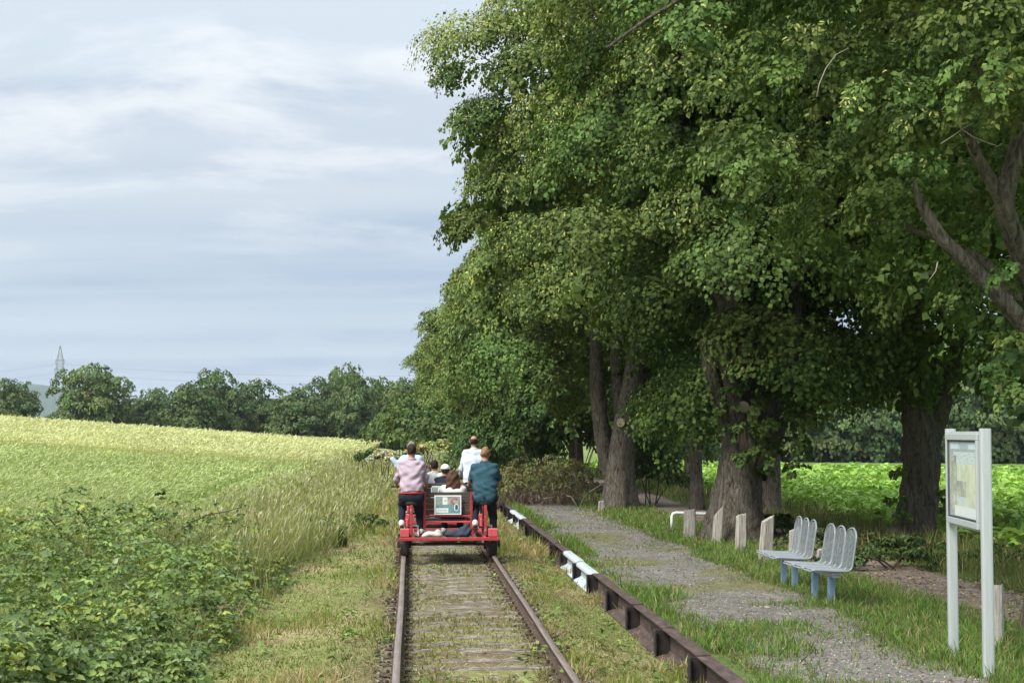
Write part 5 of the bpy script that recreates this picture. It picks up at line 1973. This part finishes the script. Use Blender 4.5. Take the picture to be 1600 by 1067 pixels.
def make_person(name, label, group, loc, J, look):
    """one continuous skin surface; clothes, hair and shoes are its children. J holds joints in local metres."""
    P = {k: np.asarray(v, float) for k, v in J.items()}
    b = SDF()
    hw = look.get('hip', .105)
    b.cap(P['pelvis'] + (-hw, 0, 0), P['pelvis'] + (hw, 0, 0), .105, .105, .05)
    b.cap(P['pelvis'], P['waist'], .125, .115, .06)
    b.cap(P['waist'] + (-.05, 0, 0), P['waist'] + (.05, 0, 0), .105, .105, .06)
    b.cap(P['waist'], P['chest'], .115, .13, .06)
    b.cap(P['chest'] + (-.08, 0, 0), P['chest'] + (.08, 0, 0), .115, .115, .06)
    b.cap(P['shL'], P['shR'], .062, .062, .05)
    b.cap(P['neck'], P['head'] + (0, .0, -.05), .058, .054, .03)
    add_head(b, P['head'])
    for S, sd in (('L', -1), ('R', 1)):
        b.cap(P['sh' + S], P['el' + S], .052, .040, .03)
        b.cap(P['el' + S], P['wr' + S], .040, .027, .02)
        hand(b, P['wr' + S], J.get('hd' + S, P['wr' + S] - P['el' + S]), sd, look.get('curl', 1.0))
        b.cap(P['hip' + S], P['kn' + S], .085, .058, .04)
        b.cap(P['kn' + S], P['an' + S], .056, .036, .03)
        b.cap(P['an' + S], P['an' + S] + np.asarray(J.get('toe' + S, (0, .15, -.05))), .036, .03, .03)
    lo, _ = b.bounds()
    body = sdf_obj(name, b, look['skin'], None, .018)
    tag(body, label, 'person', group)
    body.location = loc
    g = look.get('fat', 0.0)
    # shirt
    s = SDF()
    inf = .022
    hem = look['hem']
    s.cap(P['pelvis'], P['waist'], .145, .136, .05)
    s.cap(P['waist'], P['chest'], .136, .148, .05)
    s.cap(P['chest'], P['neck'] + (0, -.01, -.07), .143, .10, .05)
    for t_ in (-1, 1):      # flanks: one smooth side from hem to armpit
        s.cap(P['pelvis'] + (t_ * (.075 + g), -.010, .0), P['waist'] + (t_ * (.068 + g), -.010, 0), .118, .112, .05)
        s.cap(P['waist'] + (t_ * (.068 + g), -.010, 0), P['chest'] + (t_ * (.095 + g * .7), -.005, .02), .112, .110, .05)
        s.cap(P['chest'] + (t_ * (.095 + g * .7), -.005, .02), P['shL' if t_ < 0 else 'shR'] + (-t_ * .035, -.005, -.005), .110, .074, .05)
    s.cap(P['shL'] + (.02, 0, 0), P['shR'] + (-.02, 0, 0), .080, .080, .05)
    s.cap(P['neck'] + (0, 0, -.05), P['neck'] + (0, .008, .015), .088, .066, .05)
    for S in 'LR':
        sl = look['sleeve']
        e = P['el' + S]
        if sl <= 1:
            s.cap(P['sh' + S], P['sh' + S] + (e - P['sh' + S]) * sl, .068, .062, .03)
        else:
            s.cap(P['sh' + S], e, .068, .056, .03)
            s.cap(e, e + (P['wr' + S] - e) * (sl - 1), .060, .048, .02)

    def post(G, d):
        z = G[..., 2]
        hemv = hem + .025 * np.sin(G[..., 0] * 9 + 1.0) * look.get('hemwave', .6)
        return np.maximum(d, (hemv - z))
    shirt = sdf_obj('shirt', s, look['shirt'], body, .0165, post, wr=look.get('wr', .0055), seed=look.get('seed', 1))
    ck = P['neck'] + (0, .006, .012)
    MB().tube([tuple(ck + (.070 * math.cos(a), .066 * math.sin(a), .018 + .012 * math.sin(a) * -1)) for a in np.linspace(0, 2 * math.pi, 20, endpoint=False)], .017, 6, closed=True).build('collar', look['shirt'], shirt, True)
    # trousers
    t = SDF()
    t.cap(P['pelvis'] + (-hw, 0, 0), P['pelvis'] + (hw, 0, 0), .122, .122, .05)
    t.cap(P['pelvis'], P['waist'] + (0, 0, -.04), .128, .118, .05)
    for S in 'LR':
        t.cap(P['hip' + S], P['kn' + S], .100, .073, .04)
        t.cap(P['kn' + S], P['an' + S] + (P['kn' + S] - P['an' + S]) * .12, .072, .056, .03)
    top = P['waist'][2] - .01
    sdf_obj('trousers', t, look['trousers'], body, .0175, lambda G, d: np.maximum(d, G[..., 2] - top), wr=.004, seed=look.get('seed', 1) + 3)
    # shoes
    for S in 'LR':
        v = np.asarray(J.get('toe' + S, (0, .15, -.05)), float)
        a = P['an' + S] + (0, -.025, -.03)
        e = P['an' + S] + v
        q = SDF().cap(a, e, .046, .042, .03).cap(P['an' + S] + (0, -.005, .0), a + (e - a) * .5, .046, .040, .03)
        sh = sdf_obj('shoe', q, look['shoe'], body, .014)
        un = unit(v)
        dn = unit(np.cross(un, np.array([1.0, 0, 0])))
        if dn[2] > 0:
            dn = -dn
        q = SDF().cap(a + dn * .040, e + dn * .034, .028, .032, .02)
        sdf_obj('sole', q, look.get('sole', M['shoe_sole']), sh, .014)
    # hair
    hc = P['head']
    kind = look['hairtype']
    q = SDF().ell(hc + (0, -.012, .026), (.081, .103, .106), .02)
    if kind == 'bald':
        q = SDF().ell(hc + (0, -.014, .010), (.086, .102, .085), .02)
    if kind == 'long':
        q.cap(hc + (0, -.045, .0), hc + (0, -.085, -.16), .090, .070, .05)
        q.cap(hc + (-.045, -.05, -.03), hc + (-.085, -.085, -.16), .065, .045, .05)
        q.cap(hc + (.045, -.05, -.03), hc + (.09, -.08, -.15), .065, .045, .05)
        for i in range(11):
            xx = -.13 + .026 * i
            q.cap(hc + (xx * .75, -.10, -.10), hc + (xx * 1.0 + .018 * math.sin(i * 5), -.128, -.205 - .06 * abs(math.sin(i * 2.3))), .026, .007, .012)

    def posth(G, d):
        y, z = G[..., 1] - hc[1], G[..., 2] - hc[2]
        if kind == 'long':
            return np.maximum(d, np.minimum(y - .045 - .0 * z, .0 + y + .0) if False else (y - .05) * (1 + 0 * z))
        cut = np.maximum(y - .045 - .55 * np.clip(z, -.1, .2) * 1.0, -(z + .055 + .25 * (y + .05)))
        d = np.maximum(d, cut)
        if kind == 'bald':
            d = np.maximum(d, z - .062)
        return d
    hair = sdf_obj('hair', q, look['hair'], body, .0085 if kind != 'long' else .010, posth, wr=.005 if kind != 'long' else .010, seed=2)
    for sx in (-1, 1):     # eyes
        e = SDF().ell(hc + (sx * .031, .083, .004), (.013, .010, .008))
        sdf_obj('eye', e, M['shoe_white'], body, .005)
    if look.get('belt'):
        MB().tube([(P['waist'][0] + .205 * math.cos(a), P['waist'][1] - .02 + .135 * math.sin(a), hem - .012) for a in np.linspace(0, 2 * math.pi, 24, endpoint=False)], .015, 6, closed=True).build('belt', look['belt'], body, True)
    if look.get('cap'):
        q = SDF().ell(hc + (0, -.012, .048), (.094, .112, .092), .02)
        cp = sdf_obj('cap', q, look['cap'], body, .010, lambda G, d: np.maximum(d, -(G[..., 2] - hc[2] - .035)))
        v = look['visor']
        q = SDF().cap(hc + np.asarray(v) * .6 + (0, 0, .045), hc + np.asarray(v) + (0, 0, .036), .06, .055, .02)
        sdf_obj('visor', q, look['cap'], cp, .010, lambda G, d: np.maximum(d, np.abs(G[..., 2] - hc[2] - .040 + .08 * (np.abs(G[..., 1] - hc[1]) - .1)) - .007))
    return body


def rider_pose(ds=0.0, phase=0, turn=0.0, lean=0.0, grip=.27):
    """astride a saddle at the origin (z above the rail): hands on the bar in front, feet on the pedals"""
    J = dict(pelvis=(0, 0, .95), waist=(0, .03 + lean * .3, 1.12 + ds * .3), chest=(0, .11 + lean, 1.36 + ds * .7), neck=(0, .155 + lean * 1.3, 1.56 + ds), head=(turn * .02, .19 + lean * 1.5, 1.735 + ds),
             shL=(-.168, .14 + lean, 1.50 + ds), shR=(.168, .14 + lean, 1.50 + ds), elL=(-.245, .22 + lean * .5, 1.26 + ds * .4), elR=(.245, .22 + lean * .5, 1.26 + ds * .4),
             wrL=(-grip + .01, .42, 1.15), wrR=(grip - .01, .42, 1.15), hdL=(-.06, .9, -.12), hdR=(.06, .9, -.12))
    up = dict(hip=(.095, .03, .92), kn=(.155, .34, .84), an=(.165, .08, .535), toe=(.01, .12, -.10))
    dn = dict(hip=(.095, .03, .92), kn=(.145, .22, .63), an=(.160, .17, .335 + .06), toe=(.01, .15, -.04))
    A, B = (up, dn) if phase == 0 else (dn, up)
    for S, sd, Q in (('L', -1, A), ('R', 1, B)):
        J['hip' + S] = (sd * Q['hip'][0],) + Q['hip'][1:]
        J['kn' + S] = (sd * Q['kn'][0],) + Q['kn'][1:]
        J['an' + S] = (sd * Q['an'][0],) + Q['an'][1:]
        J['toe' + S] = Q['toe']
    return J


def seat_pose(h=0.0, turn=0.0):
    J = dict(pelvis=(0, 0, .66), waist=(0, -.02, .80), chest=(0, -.02, .98 + h * .6), neck=(0, .0, 1.14 + h), head=(turn, .03, 1.30 + h), shL=(-.165, 0, 1.09 + h), shR=(.165, 0, 1.09 + h),
             elL=(-.225, .08, .86 + h * .5), elR=(.225, .08, .86 + h * .5), wrL=(-.11, .27, .80), wrR=(.11, .27, .80), hdL=(.4, .8, -.2), hdR=(-.4, .8, -.2))
    for S, sd in (('L', -1), ('R', 1)):
        J['hip' + S] = (sd * .09, .04, .655)
        J['kn' + S] = (sd * .13, .44, .69)
        J['an' + S] = (sd * .14, .50, .375)
        J['toe' + S] = (0, .15, -.035)
    return J


# ------------------------------------------------------------------ rail bikes
M['red'] = noise_mat('chipped_red_paint', [(.33, (.40, .27, .23)), (.40, (.31, .032, .036)), (.60, (.42, .050, .054)), (.72, (.30, .05, .045))], 9, 8, .5, bump=.15, spec=.4)
M['red2'] = noise_mat('faded_red_paint', [(.27, (.55, .35, .30)), (.34, (.50, .075, .085)), (.75, (.60, .11, .12))], 9, 6, .5, bump=.1, spec=.4)
M['black'] = plain('black_rubber', (0.015, 0.015, 0.017), .6)
M['iron'] = noise_mat('dark_iron', [(.3, (.018, .016, .015)), (.7, (.06, .05, .045))], 12, 5, .7, bump=.2, metal=.3)
M['steel'] = plain('bright_steel', (0.55, 0.55, 0.54), .35, metal=.7)
M['plank'] = noise_mat('dark_plank', [(.3, (.045, .037, .028)), (.6, (.10, .083, .065)), (.8, (.17, .145, .12))], 5, 7, .8, (.6, 8, 8), .4, spec=.25)
m_frame = plain('white_frame', (0.78, 0.80, 0.78), .5, var=.04)
m_teal = noise_mat('teal_print', [(.3, (.13, .26, .30)), (.7, (.20, .36, .40))], 8, 4, .5, bump=0)
m_sage = noise_mat('sage_print', [(.3, (.20, .27, .26)), (.7, (.29, .36, .34))], 10, 4, .5, bump=0)
m_pic = noise_mat('house_print', [(.3, (.12, .08, .07)), (.5, (.40, .30, .28)), (.75, (.62, .60, .60))], 14, 6, .5, bump=0)
m_mint = plain('mint_sheet', (0.76, 0.82, 0.75), .5, var=.04)
m_drop = plain('dark_teal_print', (0.03, 0.10, 0.12), .5)
m_grey = plain('grey_print', (0.42, 0.47, 0.44), .5)


def make_rail_bike(name, label, Y, phases):
    root = tag(empty(name, (TC, Y, 0)), label, 'rail bike', 'pedal rail bikes on the track')
    R = M['red']
    for y0, nm in ((-.32, 'rear_beam'), (2.28, 'front_beam')):
        MB().box(-.83, .83, y0, y0 + .07, .262, .318, .006).build(nm, R, root)
    for sx in (-1, 1):
        for xx in (.44, .60):
            MB().box(sx * xx - .025, sx * xx + .025, -.249, 2.279, .26, .32, .005).build('side_beam', R, root)
    for yy in np.arange(-.20, 2.2, .145):       # floor planks
        MB().box(-.41, .41, yy, yy + .13, .272, .298, .004).build('floor_plank', M['plank'], root)
    for yy in (0.0, 1.9):
        MB().tube([(-.76, yy, .19), (.76, yy, .19)], .024, 8).build('axle', M['iron'], root, True)
        for sx in (-1, 1):
            w = MB().lathe_x([(-sx * .075, .045), (-sx * .075, .215), (-sx * .055, .225), (-sx * .042, .215), (-sx * .034, .19), (sx * .055, .183), (sx * .055, .155), (sx * .02, .145), (sx * .02, .05), (sx * .06, .045), (sx * .06, .0)], (sx * .75, yy, .189), 24).build('wheel', M['iron'], root, True)
            MB().box(sx * .66 - .035, sx * .66 + .035, yy - .07, yy + .07, .13, .26, .01).build('axle_box', M['iron'], root)
            MB().box(sx * .84 - .02, sx * .84 + .02, yy - .05, yy + .05, .14, .25, .008).build('axle_guard', M['iron'], root)
    for i, sx in enumerate((-1, 1)):
        X = sx * .625
        MB().box(sx * .735 - .075, sx * .735 + .075, -.27, -.02, .326, .455, .008).build('corner_box', M['red2'], root)
        # saddle and its post
        MB().box(X - .024, X + .024, .10, .15, .32, .83, .006).build('seat_post', R, root)
        MB().tube([(X, .13, .79), (X, .32, .845)], .02, 8).build('seat_clamp', M['iron'], root, True)
        q = SDF().cap((X, .29, .862), (X, .50, .872), .080, .03, .04).cap((X - .06, .27, .860), (X + .06, .27, .860), .05, .05, .04)
        sdf_obj('saddle', q, M['black'], root, .012, lambda G, d: np.maximum(d, np.abs(G[..., 2] - .858) - .034))
        # pedal unit
        MB().box(X - .09, X - .045, .20, .60, .46, .60, .012).build('chain_guard', M['red2'], root)
        MB().box(X - .025, X + .025, .40, .47, .32, .58, .006).build('pedal_bracket', R, root)
        cr = MB().tube([(X - .13, .45, .47), (X + .13, .45, .47)], .016, 8).build('crank', M['steel'], root, True)
        for S, sd in (('L', -1), ('R', 1)):
            upf = (S == 'L') == (phases[i] == 0)
            pz, py_ = (.43, .24) if upf else (.30, .33)
            MB().tube([(X + sd * .115, .45, .47), (X + sd * .115, py_, pz + .0), (X + sd * .15, py_, pz)], .012, 6).build('crank_arm', M['steel'], cr, True)
            MB().box(X + sd * .165 - .045, X + sd * .165 + .045, py_ - .04, py_ + .04, pz - .015, pz + .012, .004).build('pedal', M['black'], cr)
        # handlebar
        MB().tube([(X, 1.02, .32), (X, .98, .70), (X, .93, 1.10)], .022, 8).build('steering_post', R, root, True)
        hb = MB().tube([(X - .33, .80, 1.125), (X - .25, .84, 1.13), (X - .10, .93, 1.13), (X + .10, .93, 1.13), (X + .25, .84, 1.13), (X + .33, .80, 1.125)], .013, 8).build('handlebar', M['iron'], root, True)
        for sd in (-1, 1):
            MB().tube([(X + sd * .345, .79, 1.125), (X + sd * .25, .84, 1.13)], .018, 8).build('grip', M['black'], hb, True)
    # bench between the riders
    for sx in (-1, 1):
        MB().box(sx * .40 - .022, sx * .40 + .022, .47, .515, .32, 1.045, .005).build('bench_upright', R, root)
        MB().box(sx * .40 - .02, sx * .40 + .02, .93, .97, .32, .55, .005).build('bench_leg', R, root)
        MB().box(sx * .40 - .02, sx * .40 + .02, .516, .97, .515, .552, .005).build('bench_rail', R, root)
    MB().box(-.377, .377, .475, .51, .615, .648, .004).build('cross_bar', R, root)
    MB().box(-.377, .377, .475, .51, .52, .55, .004).build('cross_bar', M['red2'], root)
    for k in range(4):
        z = .658 + k * .098
        MB().box(-.376, .376, .517, .545, z, z + .086, .005).build('back_plank', M['plank'], root)
    for k in range(4):
        MB().box(-.42, .42, .55 + k * .105, .645 + k * .105, .553, .578, .005).build('seat_plank', M['plank'], root)
    # advertising board on the back of the bench
    ad = empty('tmp')
    bpy.data.objects.remove(ad)
    x0, x1, z0, z1 = -.235, .225, .655, .985
    board = MB().box(x0, x1, .452, .466, z0, z1, .002).build('advertising_board', m_frame, root)
    mb = MB()
    def pr(u0, u1, v0, v1, mi, lift):
        a, b_ = x0 + .022 + (x1 - x0 - .044) * u0, x0 + .022 + (x1 - x0 - .044) * u1
        c, d = z0 + .022 + (z1 - z0 - .044) * v0, z0 + .022 + (z1 - z0 - .044) * v1
        y = .4512 - lift * .0007
        mb.mi = mi
        mb.quad((a, y, c), (b_, y, c), (b_, y, d), (a, y, d))
    pr(0, 1, 0, 1, 0, 0)
    pr(.0, .32, .46, 1, 1, 1)
    pr(.28, .98, .52, .97, 2, 2)
    pr(.28, .48, .52, .97, 3, 3)
    pr(.36, .44, .70, .82, 5, 4)
    pr(.02, .52, .05, .32, 3, 2)
    for r_, (a, b_) in enumerate(((.09, .14), (.18, .23), (.245, .28), (.295, .33), (.345, .38), (.395, .43), (.44, .47))):
        pr(a, b_, .15, .22, 5, 3)
    for r_ in range(6):
        pr(.03, .22 - .03 * (r_ % 3), .90 - r_ * .075, .93 - r_ * .075, 5, 2)
    # round drop shape, lower right
    for rad_, mi, l in ((.062, 3, 3), (.047, 4, 4)):
        cx_, cz_ = x1 - .085, z0 + .125
        vs_ = [(cx_ + rad_ * .62 * math.cos(a), .4512 - l * .0007, cz_ + rad_ * math.sin(a)) for a in np.linspace(0, 2 * math.pi, 18, endpoint=False)]
        mb.mi = mi
        mb.add(vs_, [tuple(range(18))])
    pr(.76, .80, .20, .52, 3, 5)
    mb.build('poster', [m_teal, m_sage, m_pic, m_mint, m_drop, m_grey], board)
    return root


YB = (28.05, 33.0, 38.6)
make_rail_bike('rail_bike', 'nearest red pedal rail bike with advertising board on its bench back', YB[0], (0, 0))
make_rail_bike('rail_bike', 'second red pedal rail bike mostly hidden behind the nearest one', YB[1], (1, 0))
make_rail_bike('rail_bike', 'third pedal rail bike farthest along the track, carrying the rider in black', YB[2], (0, 1))

# ------------------------------------------------------------------ riders
SX = .625
def rider_loc(k, sx, dz=0.0):
    return (TC + sx * SX, YB[k] + .33, dz)


brown = HAIR('dark_brown_hair', (.035, .022, .016))
GRP = 'people riding the rail bikes'
J = rider_pose(0.0, 0)
make_person('person', 'man in pink shirt and dark trousers pedalling on the left of the nearest rail bike', GRP, rider_loc(0, -1), J,
            dict(skin=M['skin2'], shirt=cloth('pink_shirt', (.41, .325, .385)), trousers=M['denim'], shoe=M['shoe_white'], hair=brown, hairtype='short', hem=1.045, sleeve=1.35, seed=1, fat=.006, wr=.014,
                 belt=plain('red_belt', (.45, .04, .04), .6)))
J = rider_pose(-.05, 0, .5)
make_person('person', 'man with reddish hair and loose teal shirt on the right of the nearest rail bike', GRP, rider_loc(0, 1), J,
            dict(skin=M['skin'], shirt=cloth('teal_shirt', (.030, .078, .105)), trousers=M['denim'], shoe=M['shoe_white'], hair=HAIR('reddish_hair', (.24, .135, .07)), hairtype='short', hem=.845, sleeve=.80, seed=4, fat=.018, hemwave=1.2, wr=.012))
J = rider_pose(.02, 1)
J.update(elL=(-.285, .10, 1.40), wrL=(-.405, .12, 1.555), hdL=(-.25, .05, .95))
make_person('person', 'grey-haired man in light blue shirt raising his left hand on the second rail bike', GRP, rider_loc(1, -1), J,
            dict(skin=M['skin'], shirt=cloth('light_blue_shirt', (.42, .54, .63)), trousers=M['denim'], shoe=M['shoe_white'], hair=HAIR('grey_hair', (.20, .18, .16)), hairtype='short', hem=1.03, sleeve=1.8, seed=6, fat=.03, curl=.7))
J = rider_pose(.13, 0)
make_person('person', 'balding man in white shirt pedalling on the right of the second rail bike', GRP, rider_loc(1, 1), J,
            dict(skin=M['skin2'], shirt=cloth('white_blue_shirt', (.52, .57, .65), .05), trousers=cloth('charcoal_trousers', (.03, .033, .04)), shoe=M['shoe_sole'], hair=brown, hairtype='bald', hem=1.06, sleeve=1.75, seed=8, fat=.03))
J = rider_pose(0.0, 0)
make_person('person', 'dark-haired rider in black top farthest ahead on the third rail bike', GRP, rider_loc(2, -1), J,
            dict(skin=M['skin'], shirt=cloth('black_top', (.022, .025, .033)), trousers=M['denim'], shoe=M['shoe_sole'], hair=HAIR('black_hair', (.02, .015, .012)), hairtype='short', hem=1.0, sleeve=1.8, seed=9, fat=.02))
J = seat_pose(-.02, 0)
make_person('person', 'woman with long brown hair and white top sitting on the nearest bench', GRP, (TC + .09, YB[0] + .74, .0), J,
            dict(skin=M['skin'], shirt=cloth('white_blouse', (.60, .60, .58), .04), trousers=M['denim'], shoe=M['shoe_white'], hair=HAIR('long_brown_hair', (.085, .042, .026)), hairtype='long', hem=.66, sleeve=1.8, seed=11, hip=.11))
J = seat_pose(.09, 0)
make_person('person', 'dark-haired passenger in white top on the second rail bike bench', GRP, (TC - .16, YB[1] + .86, -.02), J,
            dict(skin=M['skin2'], shirt=cloth('white_top', (.60, .60, .58), .04), trousers=M['denim'], shoe=M['shoe_sole'], hair=HAIR('black_hair2', (.022, .014, .011)), hairtype='short', hem=.70, sleeve=1.4, seed=13))
J = seat_pose(.0, .01)
make_person('person', 'passenger in white cap and navy top on the second rail bike bench', GRP, (TC + .045, YB[1] + .76, -.02), J,
            dict(skin=M['skin'], shirt=cloth('navy_top', (.020, .025, .042)), trousers=M['denim'], shoe=M['shoe_sole'], hair=brown, hairtype='short', hem=.70, sleeve=1.8, seed=15, cap=plain('white_cap', (.74, .75, .74), .7, var=.04), visor=(.07, .085, 0), fat=.02))

# things lying on the deck of the nearest rail bike
q = SDF().ell((0, 0, .05), (.15, .10, .055), .04).ell((-.09, .02, .045), (.10, .09, .05), .04).ell((.08, -.01, .07), (.07, .06, .06), .04)
o = sdf_obj('cloth_bag', q, cloth('white_bag', (.50, .50, .46), .06), None, .010, lambda G, d: np.maximum(d, .002 - G[..., 2]), wr=.010, seed=3)
o.location = (TC - .255, YB[0] - .06, .299)
tag(o, 'crumpled white cloth bag on the deck of the nearest rail bike', 'bag')
q = SDF().ell((-.10, 0, .055), (.15, .12, .07), .04).ell((.10, .01, .09), (.12, .10, .10), .04).ell((.02, -.03, .045), (.18, .09, .05), .04).ell((.13, .02, .16), (.055, .05, .05), .04)
o = sdf_obj('backpack', q, cloth('navy_backpack', (.035, .048, .065)), None, .010, lambda G, d: np.maximum(d, .002 - G[..., 2]), wr=.010, seed=5)
o.location = (TC + .17, YB[0] - .02, .299)
tag(o, 'dark blue-grey backpack slumped on the deck of the nearest rail bike', 'backpack')

# ------------------------------------------------------------------ summer haze
m_haze = bpy.data.materials.new('summer_haze')
m_haze.use_nodes = True
hn = m_haze.node_tree
hn.nodes.clear()
ho = hn.nodes.new('ShaderNodeOutputMaterial')
hv = hn.nodes.new('ShaderNodeVolumePrincipled')
hv.inputs['Color'].default_value = (0.78, 0.87, 1.0, 1)
hv.inputs['Density'].default_value = 0.00012
hv.inputs['Anisotropy'].default_value = 0.2
hn.links.new(hv.outputs[0], ho.inputs['Volume'])
tag(MB().box(-2700, 2700, -80, 5300, -60, 160).build('haze', m_haze), 'thin bluish summer haze over the landscape', 'haze', kind='stuff')
